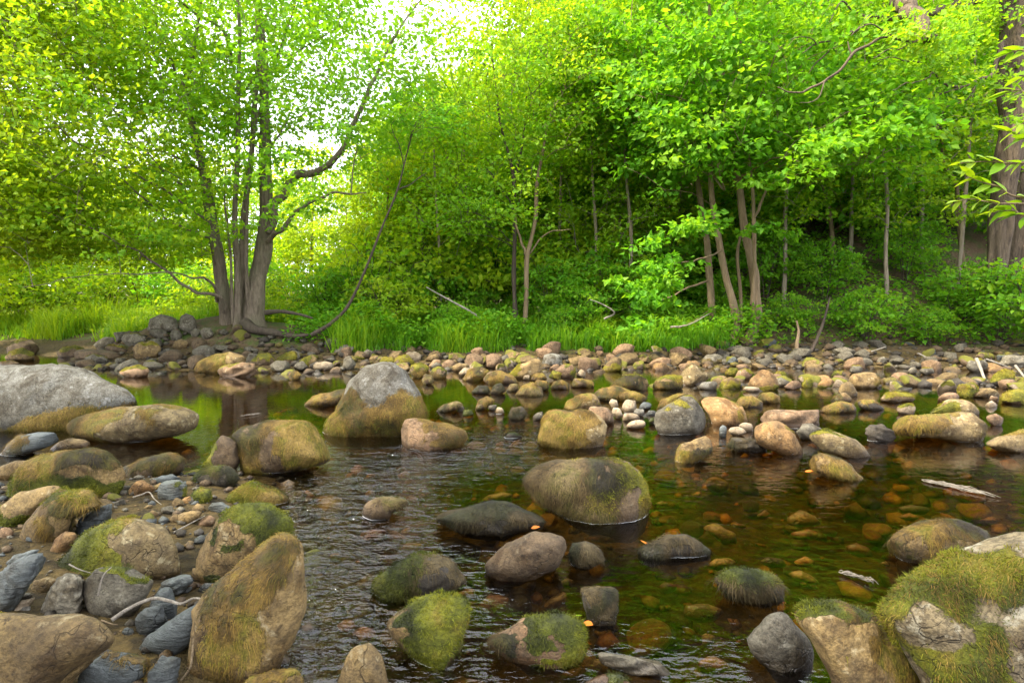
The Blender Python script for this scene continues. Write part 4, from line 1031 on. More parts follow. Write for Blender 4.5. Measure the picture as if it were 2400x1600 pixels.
def tree(name, label, cat, group, stems, ells, nspray, nleaf, size, lmat, bmat, seed, R=(.45, .8), tint=.5, extra=None, keep=None,
         trunk_name='trunk', k=8, twig=True, flat=.16, tj=.12, limbs=(), ridge=None, tint_fn=None, twig_r=1.0, max_len=3.2):
    rg = np.random.default_rng(seed)
    base = vec(stems[0][0][0])
    root = link(name, None, None, base); root.empty_display_size = .3
    tag(root, label, cat, group)
    nodes = []
    for j, (pts, rad) in enumerate(list(stems) + list(limbs)):
        n = max(10, 6 * len(pts))
        p, r = resample(pts, rad, n)
        if j < len(stems): p = p + np.stack([fbm(p * .8 + j, seed, 2), fbm(p * .8 + 7 + j, seed, 2), 0 * r], -1) * (np.minimum(r, .1) * .6)[:, None]
        else: p = p + np.stack([fbm(p * 2.6 + j, seed, 2), fbm(p * 2.6 + 7 + j, seed, 2), fbm(p * 2.6 + 13 + j, seed, 2)], -1) * (.05 + r * 1.2)[:, None] * np.minimum(1, np.arange(n) / 4)[:, None]
        if j < len(stems):                              # flare at the foot
            r = r * (1 + .14 * np.exp(-np.maximum(p[:, 2] - base[2], 0) / .25) * (r > .05))
        tb = Tubes()
        if ridge and j < len(stems): p, r = resample(p, r, 90); tb.add(p, r, 44, .26, seed, (10, 10, 1.3))
        else: tb.add(p, r, k if r.max() > .03 else 6, .2 if r.max() > .03 else 0, seed)
        link(trunk_name if j < len(stems) else 'limb', tb.mesh('wood', bmat, base), root)
        keepn = np.arange(len(p)) > len(p) * .22 if j < len(stems) else np.arange(len(p)) > 1
        nodes.append(p[keepn])
    nodes = np.concatenate(nodes)
    C = ell_sample(ells, nspray, rg) if nspray else np.zeros((0, 3))
    if keep is not None and len(C): C = C[keep(C)]
    if len(C):
        nd = np.min(np.linalg.norm(C[:, None] - nodes[None], axis=2), axis=1)
        C = C[np.argsort(nd)]
    tw = Tubes(); D = []
    Nd = np.zeros((len(nodes) + 3 * len(C) + 4, 3)); Nd[:len(nodes)] = nodes; cnt = len(nodes); okc = []
    for c in C:
        q = Nd[:cnt] - c
        dd = np.linalg.norm(q, axis=1) + np.maximum(q[:, 2] + .15, 0) * 2.2
        i = int(np.argmin(dd)); p0 = Nd[i].copy(); ln = np.linalg.norm(c - p0)
        if ln > max_len: continue
        okc.append(c)
        h = (c - p0) * np.array((1, 1, .15)); 
        dirn = unit(h + rg.normal(size=3) * .12 * np.array((1, 1, .3)) + 1e-6); D.append(unit(dirn * np.array((1, 1, .35))))
        mid = (p0 + c) / 2 + np.array((0, 0, .10 * ln)) + rg.normal(size=3) * .05 * ln
        if twig and ln > .12:
            r0 = (.004 + .0055 * ln) * twig_r
            tw.add(*resample([p0, mid, c + dirn * .2], [r0, r0 * .7, .003 * twig_r], 5), 4)
        Nd[cnt] = mid; Nd[cnt + 1] = c; cnt += 2
    C = np.array(okc) if okc else np.zeros((0, 3)); D = np.array(D) if D else np.zeros((0, 3))
    if twig and tw.v: link('branches', tw.mesh('branches', bmat, base), root)
    Rr = rg.uniform(R[0], R[1], len(C))
    if extra:
        for (c, d, r) in extra:
            C = np.vstack([C, c]); D = np.vstack([D, unit(vec(d))]); Rr = np.append(Rr, r)
    if len(C):
        tv = tint if tint_fn is None else tint_fn(C)
        P, A, Nn, sz, ti = spray_points(C, D, Rr, nleaf, size, rg, flat, tv, tj)
        link('crown', leaf_mesh('crown', P, A, Nn, sz, ti, lmat, base), root)
    return root
def T1(x, y): return x / 1.912, y / 1.912
def T2(x, y): return 800 + x / 1.8667, y / 1.8667
def T3(x, y): return 1500 + x / 1.8233, y / 1.8233
def trace(fn, pts, Y, sc, dy=0.0):
    """traced stem: (x, y, width) in a frame, standing Y metres out, drifting dy metres in depth along its length"""
    out, rad = [], []
    for i, (x, y, w) in enumerate(pts):
        yy = Y + dy * i / max(1, len(pts) - 1)
        out.append(at(*fn(x, y), yy)); rad.append(max(.004, .5 * w / sc / F * yy))
    return out, rad
S1, S2, S3 = 1.912, 1.8667, 1.8233

# the maple of many stems on the far bank
YM = 13.3
m_stems = [
    trace(T1, [(1140, 1470, 120), (1135, 1400, 108), (1150, 1250, 88), (1185, 1050, 76), (1190, 850, 60), (1185, 600, 52), (1180, 300, 45), (1150, 0, 38), (1130, -350, 26), (1120, -700, 8)], YM, S1, .5),
    trace(T1, [(1022, 1450, 78), (1015, 1400, 66), (990, 1250, 56), (960, 1050, 54), (920, 850, 48), (895, 700, 42), (860, 560, 36), (830, 400, 30), (850, 300, 26), (880, 150, 20), (910, -100, 14), (930, -400, 6)], YM, S1, -.5),
    trace(T1, [(1066, 1470, 40), (1065, 1200, 32), (1055, 1000, 27), (1065, 700, 23), (1070, 400, 20), (1076, 150, 17), (1060, -100, 13), (1040, -400, 6)], YM - .25, S1, -.9),
    trace(T1, [(1088, 1450, 34), (1080, 1100, 29), (1105, 900, 28), (1130, 650, 25), (1142, 450, 23), (1165, 200, 20), (1162, 0, 16), (1170, -300, 8)], YM + .1, S1, -.2),
    trace(T1, [(1112, 1440, 26), (1102, 1150, 20), (1110, 850, 15), (1130, 640, 12), (1190, 400, 10), (1280, 150, 8), (1330, 0, 5)], YM - .1, S1, -1.0),
    trace(T1, [(1045, 1450, 18), (1040, 1300, 14), (1028, 1100, 11), (1005, 900, 8), (1010, 750, 5)], YM - .3, S1, -.6),
]
m_limbs = [
    trace(T1, [(1205, 1040, 50), (1255, 890, 46), (1330, 795, 42), (1450, 755, 36), (1540, 665, 30), (1600, 500, 24), (1680, 370, 20), (1725, 250, 15), (1795, 120, 11), (1860, 40, 8), (1930, -60, 5)], YM, S1, -.6),
    trace(T1, [(1200, 1080, 30), (1260, 1010, 26), (1330, 948, 22), (1400, 900, 18), (1480, 872, 14), (1560, 866, 10), (1640, 862, 6)], YM, S1, -1.2),
    trace(T1, [(1572, 865, 8), (1600, 650, 6), (1622, 480, 5), (1650, 380, 3)], YM - 1.1, S1, -.3),
    trace(T1, [(1000, 1400, 26), (960, 1330, 22), (850, 1290, 16), (700, 1180, 12), (540, 1095, 9), (430, 1030, 6), (330, 990, 3)], YM - .3, S1, -2.2),
    trace(T1, [(975, 1350, 20), (940, 1250, 14), (850, 1238, 9), (700, 1226, 7), (400, 1236, 5), (100, 1282, 3)], YM - .4, S1, -2.6),
    trace(T1, [(965, 1070, 18), (800, 1010, 13), (680, 930, 10), (560, 810, 7), (450, 750, 5), (300, 700, 3)], YM - .2, S1, -2.0),
    trace(T1, [(945, 1000, 16), (720, 845, 12), (500, 715, 10), (350, 640, 8), (150, 470, 6), (40, 385, 4)], YM - .3, S1, -3.0),
    trace(T1, [(905, 760, 14), (750, 690, 10), (600, 655, 7), (420, 590, 5), (260, 480, 3)], YM - .3, S1, 2.0),
    trace(T1, [(1040, 300, 26), (1010, 150, 22), (900, 70, 18), (790, -5, 14), (650, -120, 9), (480, -220, 4)], YM, S1, -1.5),
    trace(T1, [(838, 420, 16), (750, 250, 12), (650, 120, 9), (550, 0, 6), (450, -120, 4)], YM - .4, S1, -1.6),
    trace(T1, [(1190, 700, 14), (1280, 560, 10), (1400, 470, 8), (1500, 300, 5)], YM, S1, 1.6),
    trace(T1, [(1090, 420, 12), (1200, 270, 9), (1330, 230, 7), (1520, 120, 4)], YM - .2, S1, -1.5),
    trace(T1, [(920, 860, 12), (760, 800, 9), (560, 560, 6), (300, 230, 4), (180, 100, 3)], YM - .4, S1, -2.6),
]
m_limbs = [(p, [q * .8 for q in r]) for p, r in m_limbs]
m_stems = [(p, [q * .9 for q in r]) for p, r in m_stems]
mx = float(at(*T1(1080, 1450), YM)[0])
mex = []
rgm = np.random.default_rng(8)
for (x, y, n_) in [(1280, 690, 6), (1180, 790, 5), (1120, 730, 4), (950, 800, 4), (1010, 600, 4), (1340, 830, 4), (1420, 930, 4), (1500, 560, 5), (1600, 640, 4), (1400, 400, 5), (1340, 200, 5), (1650, 300, 5), (1740, 180, 4), (1500, 120, 5), (1250, 960, 4), (850, 930, 5), (700, 1050, 6), (560, 960, 6), (1000, 1010, 4), (1200, 480, 4), (1690, 480, 4), (1560, 420, 4), (900, 480, 5), (800, 620, 5), (300, 900, 8), (150, 750, 8), (200, 1050, 8), (420, 1120, 6), (60, 950, 8), (100, 1130, 6), (350, 450, 8), (120, 250, 8), (500, 250, 8)]:
    for q in range(n_):
        mex.append((at(*T1(x + rgm.normal() * 60, y + rgm.normal() * 30), 11.6 + rgm.normal() * .5), (rgm.normal(), -.8, 0), rgm.uniform(.3, .6)))
def maple_keep(C):
    x, z = C[:, 0] - mx, C[:, 2]
    px, py = project(C)
    low = np.where(x > .4, 3.4 + .25 * np.abs(x), 1.9 + .10 * np.abs(x))
    rgk = np.random.default_rng(5)
    thin = rgk.random(len(C)) < np.where(x > .8, .54, np.where(x < -2.0, .92, .58))
    return (z > low) & thin
def maple_tint(C): return .64 + .085 * np.clip(mx - C[:, 0] - 1.0, -2.5, 6)  # yellower to the left: the crown's sunny side put into leaf colour
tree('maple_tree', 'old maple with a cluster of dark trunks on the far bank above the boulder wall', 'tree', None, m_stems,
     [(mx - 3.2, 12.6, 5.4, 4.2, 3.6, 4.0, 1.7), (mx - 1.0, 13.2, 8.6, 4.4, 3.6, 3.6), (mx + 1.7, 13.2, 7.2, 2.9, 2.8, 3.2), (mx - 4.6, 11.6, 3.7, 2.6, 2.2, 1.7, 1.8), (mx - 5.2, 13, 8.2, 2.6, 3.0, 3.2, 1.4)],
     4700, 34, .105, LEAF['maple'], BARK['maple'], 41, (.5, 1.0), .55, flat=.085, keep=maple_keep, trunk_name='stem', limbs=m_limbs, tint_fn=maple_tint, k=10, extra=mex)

# slim tree leaning out over the bank, with its root plate
lean = trace(T1, [(1395, 1500, 26), (1440, 1475, 26), (1490, 1440, 24), (1560, 1365, 20), (1640, 1200, 16), (1720, 1000, 14), (1780, 850, 12), (1820, 700, 9), (1860, 560, 6), (1905, 480, 4)], 12.3, S1, -.2)
lx = at(*T1(1860, 560), 12.2)
lean = (lean[0], [q * .72 for q in lean[1]])
tree('leaning_sapling', 'thin dark sapling leaning out from the maple roots', 'tree', None, [lean], [(lx[0] + .1, 12.2, lx[2] + .1, .9, .7, .7)], 34, 34, .085, LEAF['wood'], BARK['dark'], 42, (.25, .45), .55,
     limbs=[trace(T1, [(1785, 850, 7), (1850, 820, 5), (1912, 775, 3)], 12.2, S1), trace(T1, [(1810, 740, 5), (1780, 640, 4), (1750, 560, 3)], 12.2, S1)])

# exposed roots of the maple
for pts, lab in (([(1090, 1450, 60), (1150, 1478, 44), (1230, 1490, 30), (1310, 1505, 22), (1380, 1500, 12)], 'thick exposed root crawling from the maple along the bank'),
                 ([(1190, 1400, 26), (1260, 1395, 16), (1340, 1408, 12), (1400, 1425, 8)], 'thin root arching over the stones right of the maple')):
    p, r = trace(T1, pts, 12.9, S1, -.5)
    p, r = resample(p, r, 24); tb = Tubes(); tb.add(p, r, 8, .25, 3)
    o = link('tree_root', tb.mesh('root', BARK['dark'], p[0]), None, p[0]); tag(o, lab, 'root')

# the two slim trees standing together in the middle of the bank
YT = 14.2
ta = [trace(T2, [(770, 1440, 24), (762, 1330, 20), (755, 1200, 19), (758, 1000, 18), (755, 800, 17), (738, 700, 14), (710, 600, 11), (690, 500, 9), (680, 400, 7), (660, 250, 4)], YT, S2)]
ta_l = [trace(T2, [(756, 800, 14), (780, 700, 11), (795, 600, 9), (806, 500, 7), (815, 350, 4)], YT, S2, .3),
        trace(T2, [(752, 910, 7), (700, 830, 6), (640, 750, 5), (540, 725, 3)], YT, S2, -.6),
        trace(T2, [(752, 1060, 5), (690, 1010, 4), (620, 990, 3)], YT, S2, -.5)]
tp = at(*T2(720, 480), YT)
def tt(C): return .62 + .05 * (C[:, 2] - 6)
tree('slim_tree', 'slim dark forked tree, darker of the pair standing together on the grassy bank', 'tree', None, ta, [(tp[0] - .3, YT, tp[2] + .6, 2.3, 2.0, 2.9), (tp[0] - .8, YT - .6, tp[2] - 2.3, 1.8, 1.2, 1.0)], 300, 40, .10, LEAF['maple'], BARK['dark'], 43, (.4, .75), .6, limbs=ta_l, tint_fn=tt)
tb_ = [trace(T2, [(803, 1440, 24), (808, 1330, 22), (812, 1140, 20), (830, 1060, 19), (848, 960, 18), (855, 800, 15), (880, 680, 11), (900, 560, 8), (935, 440, 4)], YT - .3, S2)]
tb_l = [trace(T2, [(812, 1120, 13), (785, 1050, 11), (765, 960, 6), (758, 900, 4)], YT - .3, S2, .2),
        trace(T2, [(825, 1110, 8), (880, 1040, 6), (940, 1005, 5), (1010, 1000, 3)], YT - .3, S2, -.5)]
tp = at(*T2(890, 420), YT)
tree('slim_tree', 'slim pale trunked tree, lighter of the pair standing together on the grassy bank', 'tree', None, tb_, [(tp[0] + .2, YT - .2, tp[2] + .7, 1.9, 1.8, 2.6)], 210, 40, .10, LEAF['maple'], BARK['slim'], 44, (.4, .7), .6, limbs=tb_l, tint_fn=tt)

# the crooked clump at the foot of the hillside
YC = 13.6
c_stems = [trace(T3, [(445, 1478, 62), (480, 1420, 50), (500, 1340, 44), (490, 1200, 42), (465, 1100, 38), (440, 960, 34), (425, 800, 30), (400, 620, 26), (380, 480, 23), (355, 330, 20), (310, 130, 16), (290, -50, 12), (280, -300, 6)], YC, S3, .4),
           trace(T3, [(400, 1472, 40), (412, 1400, 36), (405, 1330, 36), (375, 1200, 32), (345, 1050, 28), (320, 900, 25), (300, 720, 22), (280, 560, 20), (250, 400, 17), (210, 240, 14), (180, 60, 10), (160, -120, 5)], YC - .1, S3, .6),
           trace(T3, [(425, 1472, 20), (432, 1380, 18), (430, 1250, 17), (415, 1100, 14), (430, 1000, 10)], YC + .1, S3, .3),
           trace(T3, [(480, 1300, 20), (490, 1150, 18), (487, 960, 17), (480, 800, 14), (460, 640, 12), (462, 450, 9), (440, 250, 7), (410, 60, 4)], YC - .1, S3, -.6)]
c_limbs = [trace(T3, [(488, 930, 12), (510, 870, 11), (545, 820, 9), (590, 780, 6)], YC - .3, S3, -.6),
           trace(T3, [(300, 740, 10), (360, 810, 8), (330, 700, 5)], YC, S3, -.8),
           trace(T3, [(400, 600, 9), (330, 520, 7), (180, 430, 5), (40, 400, 3)], YC, S3, -1.5),
           trace(T3, [(470, 600, 9), (600, 570, 7), (720, 560, 5), (830, 520, 3)], YC - .3, S3, -1.8),
           trace(T3, [(420, 760, 8), (560, 680, 6), (680, 690, 4)], YC - .2, S3, -2.0),
           trace(T3, [(350, 1070, 8), (250, 1110, 5), (120, 1130, 3)], YC - .2, S3, -1.2),
           trace(T3, [(462, 560, 8), (520, 400, 6), (600, 200, 4)], YC - .3, S3, -.8)]
cx = float(c_stems[0][0][0][0])
ex = []
rgx = np.random.default_rng(3)
for (x, y, Y, r, nn) in [(700, 690, 11.3, .7, 6), (860, 600, 11.2, .7, 8), (1050, 560, 11.2, .65, 8), (1130, 490, 11.5, .6, 6), (90, 510, 11.6, .6, 7), (210, 560, 11.6, .6, 6), (230, 690, 11.8, .5, 4), (300, 960, 12, .55, 6), (200, 950, 12, .5, 4),
                         (380, 130, 11.8, .7, 7), (190, 190, 12, .7, 6), (60, 330, 12, .7, 6), (540, 765, 12, .35, 3), (560, 980, 12.4, .35, 3)]:
    for q in range(nn):
        p = at(*T3(x + rgx.normal() * 60, y + rgx.normal() * 28), Y + rgx.normal() * .3)
        ex.append((p, (rgx.normal() * .6, -1, 0), r * rgx.uniform(.55, .9)))
def ct(C): return .48 + .02 * (C[:, 2] - 4) + .08 * (C[:, 1] < 12.2)  # nearest sprays tinted lighter to look caught by the sun
tree('crooked_tree', 'pale brown clump of crooked trunks bending at the foot of the wooded slope', 'tree', None, c_stems,
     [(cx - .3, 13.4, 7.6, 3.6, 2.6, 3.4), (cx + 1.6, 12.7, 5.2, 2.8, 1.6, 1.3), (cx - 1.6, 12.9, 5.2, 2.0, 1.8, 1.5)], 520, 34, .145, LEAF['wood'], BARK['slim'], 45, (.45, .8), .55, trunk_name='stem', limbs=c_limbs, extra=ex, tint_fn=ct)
st = [trace(T3, [(315, 1485, 36), (308, 1400, 32), (298, 1250, 30), (285, 1050, 27), (260, 880, 24), (235, 720, 21), (200, 550, 18), (170, 380, 14), (140, 200, 10), (120, 20, 6)], YC + .8, S3)]
tp = at(*T3(170, 330), YC + .8)
ex2 = []
for (x, y, Y, r, nn) in [(40, 1150, 11.9, .55, 6), (90, 1220, 11.8, .55, 6), (20, 1300, 11.8, .5, 5), (130, 1100, 12.1, .5, 4), (-60, 1220, 12, .5, 4), (-20, 1390, 11.9, .3, 3), (60, 1010, 12.2, .5, 4)]:
    for q in range(nn):
        p = at(*T3(x + rgx.normal() * 45, y + rgx.normal() * 35), Y + rgx.normal() * .25)
        ex2.append((p, (rgx.normal() * .7, -1, 0), r * rgx.uniform(.5, .85)))
tree('straight_tree', 'straight pale trunk standing close beside the crooked clump', 'tree', None, st, [(tp[0] - .4, 14.6, tp[2] + .4, 3.0, 2.4, 2.8)], 270, 32, .145, LEAF['wood'], BARK['slim'], 46, (.45, .8), .55,
     limbs=[trace(T3, [(290, 1200, 10), (200, 1230, 7), (60, 1290, 4), (-60, 1240, 3)], YC + .7, S3, -2.2), trace(T3, [(292, 1330, 8), (200, 1390, 6), (130, 1398, 3)], YC + .7, S3, -1.5)], extra=ex2, tint_fn=ct)

# thin trees on the wooded slope
YS = 17.0
s1 = [trace(T3, [(860, 1300, 24), (840, 1200, 22), (825, 1050, 20), (808, 900, 18), (775, 740, 15), (760, 600, 12), (740, 420, 9), (730, 250, 5)], 16.0, S3)]
tp = at(*T3(750, 400), 16)
tree('slope_tree', 'thin light trunk rising alone from the middle of the wooded slope', 'tree', None, s1, [(tp[0], 16, tp[2] + .4, 2.4, 2, 2.6), (tp[0] + .5, 15.6, tp[2] - 2.6, 1.8, 1.2, 1.2)], 230, 32, .14, LEAF['wood'], BARK['slim'], 47, (.45, .8), .5)
s2 = [trace(T3, [(1392, 1200, 18), (1375, 1080, 16), (1360, 920, 15), (1350, 780, 13), (1300, 700, 12), (1285, 560, 9), (1265, 380, 6)], 15.0, S3)]
tp = at(*T3(1290, 520), 15)
tree('slope_tree', 'thin crooked sapling just in front of the old rough trunk', 'tree', None, s2, [(tp[0], 15, tp[2] + .8, 1.8, 1.6, 1.8)], 120, 38, .11, LEAF['wood'], BARK['slim'], 48, (.4, .7), .42)
s3 = [trace(T3, [(848, 1020, 14), (842, 880, 12), (840, 740, 10), (836, 560, 7)], 17.5, S3)]
tp = at(*T3(840, 560), 17.5)
tree('slope_tree', 'thinnest pole tree right behind the thin light trunk on the slope', 'tree', None, s3, [(tp[0], 17.5, tp[2] + .8, 1.6, 1.4, 1.8)], 90, 36, .12, LEAF['wood'], BARK['slim'], 49, (.4, .7), .4)

# the old tree at the edge with its bare limbs
YO = 13.2
o_st = [trace(T3, [(1500, 1290, 70), (1515, 1200, 66), (1535, 1000, 74), (1560, 800, 84), (1580, 600, 92), (1590, 400, 96), (1600, 200, 96), (1610, 0, 94), (1620, -300, 80), (1620, -600, 50)], YO, S3),
        trace(T3, [(1600, 1290, 90), (1625, 1000, 90), (1650, 700, 80), (1700, 300, 70), (1740, 0, 60), (1760, -300, 30)], YO + .5, S3)]
o_l = [trace(T3, [(1600, -120, 40), (1420, 5, 34), (1300, 35, 30), (1215, 62, 26), (1100, 75, 20), (985, 82, 18), (930, 125, 14), (870, 160, 11), (760, 195, 7), (690, 225, 4)], YO - .2, S3, -2.0),
       trace(T3, [(1640, -320, 110), (1350, -140, 90), (1180, -40, 80), (1110, 0, 72), (1170, 80, 66), (1215, 130, 50), (1250, 150, 20)], YO - .3, S3, -2.6),
       trace(T3, [(1270, 152, 8), (1180, 178, 9), (1100, 170, 9), (1010, 175, 10), (960, 210, 12), (900, 245, 12), (830, 320, 11), (740, 375, 9), (660, 392, 7), (585, 370, 4)], YO - 2.6, S3, -.4),
       trace(T3, [(870, 160, 8), (800, 210, 7), (740, 280, 5), (720, 305, 3)], YO - 1.6, S3, -.3),
       trace(T3, [(985, 85, 10), (900, 35, 8), (850, 12, 6), (820, 90, 5), (808, 104, 3)], YO - 1.3, S3, -.3),
       trace(T3, [(1545, 180, 20), (1520, 300, 15), (1440, 345, 11), (1370, 375, 10), (1310, 360, 9), (1250, 310, 7), (1210, 270, 6), (1180, 285, 4)], YO - .2, S3, -1.4),
       trace(T3, [(1370, 378, 8), (1270, 410, 6), (1210, 440, 5), (1190, 470, 3)], YO - 1.0, S3, -.6),
       trace(T3, [(905, 240, 8), (893, 205, 6), (885, 175, 4)], YO - 2.8, S3),
       trace(T3, [(1100, 170, 8), (1040, 120, 6), (960, 108, 5), (900, 150, 3)], YO - 2.8, S3, -.3),
       trace(T3, [(840, 310, 8), (790, 350, 6), (760, 420, 5), (690, 440, 3)], YO - 2.9, S3, -.3),
       trace(T3, [(1210, 270, 7), (1130, 262, 5), (1080, 240, 4), (1020, 255, 3)], YO - 1.8, S3, -.6),
       trace(T3, [(1180, 178, 7), (1120, 212, 5), (1060, 215, 4), (1000, 250, 3)], YO - 2.7, S3, -.3),
       trace(T3, [(1250, 310, 6), (1200, 345, 5), (1140, 350, 4), (1080, 390, 3)], YO - 1.6, S3, -.8),
       trace(T3, [(1440, 345, 6), (1400, 420, 5), (1330, 450, 4), (1290, 500, 3)], YO - .8, S3, -.6),
       trace(T3, [(760, 195, 5), (700, 160, 4), (640, 170, 3)], YO - 2.0, S3, -.3)]
op = at(*T3(1450, 60), YO)
ex3 = []
for (x, y, Y, r, nn) in [(1150, 250, 11.4, .6, 8), (1300, 200, 11.6, .6, 8), (1400, 130, 11.8, .6, 8), (1250, 330, 11.5, .5, 6), (1480, 60, 12, .6, 6), (1000, 100, 11.4, .5, 3), (760, 120, 11.4, .6, 5), (640, 60, 11.6, .6, 5), (1420, 260, 11.8, .5, 6), (1240, 150, 10.3, .45, 7), (1190, 90, 10.3, .4, 5), (1300, 120, 10.4, .4, 5), (1560, 330, 12, .5, 4), (1500, 480, 12, .5, 5)]:
    for q in range(nn):
        p = at(*T3(x + rgx.normal() * 70, y + rgx.normal() * 40), Y + rgx.normal() * .3)
        ex3.append((p, (-1, -.6 + rgx.normal() * .4, 0), r * rgx.uniform(.6, .9)))
tree('old_tree', 'massive old tree with rough bark at the picture edge stretching bare grey limbs', 'tree', None, o_st, [(op[0] + .6, YO, op[2] + 3.2, 3.5, 3, 3)], 200, 36, .10, LEAF['maple'], BARK['old'], 50, (.45, .75), .6, trunk_name='stem', limbs=o_l, extra=ex3, k=14, ridge=True, tint_fn=lambda C: .62 + 0 * C[:, 0], max_len=4)

# ------------------------------------------------------------------ the wood behind: a few grown once, then copied tree by tree
protos = []
for q, (H, w, ns, tn, bk) in enumerate([(9.5, 2.1, 300, .62, 'slim'), (11.5, 2.3, 360, .70, 'dark'), (7.5, 1.9, 240, .86, 'slim'), (10.0, 2.6, 340, .62, 'dark')]):  # tints of the dark kinds raised to brighten the wood's dim interior
    rg = np.random.default_rng(600 + q)
    bend = rg.normal(size=2) * .35
    pts = [(0, 0, -.2), (bend[0] * .3, bend[1] * .3, H * .3), (bend[0], bend[1], H * .62), (bend[0] * 1.2, bend[1] * 1.2, H * .95)]
    rad = [.085, .07, .045, .012]
    t = tree('woodland_tree', 'x', 'tree', 'trees of the wood behind', [(pts, rad)],
             [(bend[0], bend[1], H * .64, w, w, H * .36), (bend[0] * .5, bend[1] * .5, H * .36, w * .95, w * .95, H * .18)], int(ns * .9), 36, .15, LEAF['wood'] if q in (1, 3) else LEAF['maple'], BARK[bk], 610 + q, (.45, .85), tn, twig_r=1.2)
    protos.append(t)
WOOD = [  # px, distance, proto, scale, label index
    (905, 17.5, 2, .78, 0), (985, 18.0, 0, .72, 0), (1075, 19, 2, .98, 0), (1010, 22, 3, .86, 0), (1150, 20.5, 2, 1.12, 0), (1250, 19.2, 3, 1.0, 0), (1335, 18.0, 1, .98, 0), (1395, 20, 0, 1.2, 0),
    (1290, 23, 2, 1.55, 0), (1180, 25, 3, 1.12, 0), (1090, 25, 0, .98, 0), (940, 20, 1, .66, 0), (900, 29, 3, .8, 0), (1000, 31, 0, 1.0, 0), (1110, 32, 3, .95, 0), (1220, 31, 0, 1.15, 0), (1330, 29, 3, 1.3, 0), (1040, 27, 2, .9, 0), (1200, 28, 2, 1.1, 0), (1270, 27, 2, 1.2, 0),
    (1500, 18, 1, 1.1, 1), (1570, 21, 0, 1.25, 1), (1760, 19.5, 1, 1.15, 1), (1950, 20.5, 3, 1.2, 1), (2060, 19.5, 0, 1.1, 1), (2160, 21, 0, 1.15, 1), (2380, 20, 1, 1.1, 1), (2470, 16, 0, 1.0, 1),
    (1620, 26, 1, 1.3, 1), (1820, 26, 0, 1.3, 1), (2010, 27, 3, 1.3, 1), (2250, 27, 1, 1.3, 1), (2400, 26, 0, 1.2, 1), (1720, 23, 0, 1.1, 1), (2120, 24, 0, 1.1, 1), (1420, 27, 3, 1.3, 1),
    (820, 20, 2, .55, 2), (730, 24, 2, .95, 2), (640, 26, 0, .75, 2), (540, 27, 2, .95, 2), (430, 25, 0, .8, 2), (330, 24, 2, .95, 2), (230, 26, 2, .85, 2), (130, 22, 2, .8, 2), (40, 20, 2, .85, 2), (-60, 18, 0, .9, 2), (-120, 15, 2, .85, 2), (860, 24, 1, .55, 2), (480, 34, 0, .75, 2), (250, 36, 0, .9, 2), (700, 34, 1, .62, 2), (90, 32, 0, .95, 2), (20, 27, 0, .95, 2),
]
ORD = ['first', 'second', 'third', 'fourth', 'fifth', 'sixth', 'seventh', 'eighth', 'ninth', 'tenth', 'eleventh', 'twelfth', 'thirteenth', 'fourteenth', 'fifteenth', 'sixteenth', 'seventeenth', 'eighteenth', 'nineteenth', 'twentieth', 'twenty first', 'twenty second', 'twenty third', 'twenty fourth', 'twenty fifth', 'twenty sixth', 'twenty seventh']
WL = [('%s leafy tree of the middle wood, counted from the maple side', 'trees of the middle wood'), ('%s tree of the dark wood on the slope, counted from the crooked clump outwards', 'trees of the wooded slope'), ('%s low bright tree of the far thicket beneath the maple, counted from the picture edge', 'trees of the far thicket')]
used = set()
for i, (px, Y, k, s, li) in enumerate(WOOD):
    o = protos[k] if k not in used else copy_tree(protos[k])
    used.add(k)
    x = (px - CX) / F * Y
    o.location = (x, Y, float(ground(x, Y)) - .05); o.scale = (s, s, s * (1 + .08 * math.sin(i * 2.3))); o.rotation_euler = (0, 0, i * 2.399)
    rank = sorted(w[0] for w in WOOD if w[4] == li).index(px)
    tag(o, WL[li][0] % ORD[rank], 'tree', WL[li][1])

# slender pale pole trees at the edge of the wood
pole = []
for q in range(2):
    b_ = (.25, -.2)[q]
    pole.append(tree('pole_tree', 'x', 'tree', None, [([(0, 0, -.2), (b_ * .4, 0, 2.5), (b_, .1, 5.2), (b_ * 1.3, .1, 8.2)], [.055, .047, .034, .01])], [(b_, 0, 6.2, 1.5, 1.5, 2.0), (b_ * .5, 0, 3.2, 1.2, 1.2, 1.4, .8)], 115, 34, .12, LEAF['maple'], BARK['pole'], 640 + q, (.4, .7), .62))
POLE = [(1035, 15.8, 1, .85), (1105, 17.0, 0, .9), (1315, 17.0, 0, 1.05), (1400, 15.6, 1, 1.0), (1480, 15.0, 0, 1.0), (1835, 14.8, 0, 1.0), (1990, 15.6, 1, 1.0), (2075, 14.4, 0, .95), (2150, 15.8, 1, 1.05), (2240, 14.3, 0, .95), (1445, 17, 1, 1.1), (1590, 17.2, 0, 1.1)]
for i, (px, Y, k, s) in enumerate(POLE):
    o = pole[k] if i < 2 else copy_tree(pole[k])
    x = (px - CX) / F * Y
    o.location = (x, Y, float(ground(x, Y)) - .05); o.scale = (s, s, s); o.rotation_euler = (0, 0, i * 2.1)
    tag(o, '%s slender pale pole tree at the wood edge, counted from the maple side' % ORD[sorted(w[0] for w in POLE).index(px)], 'tree', 'slender pole trees')

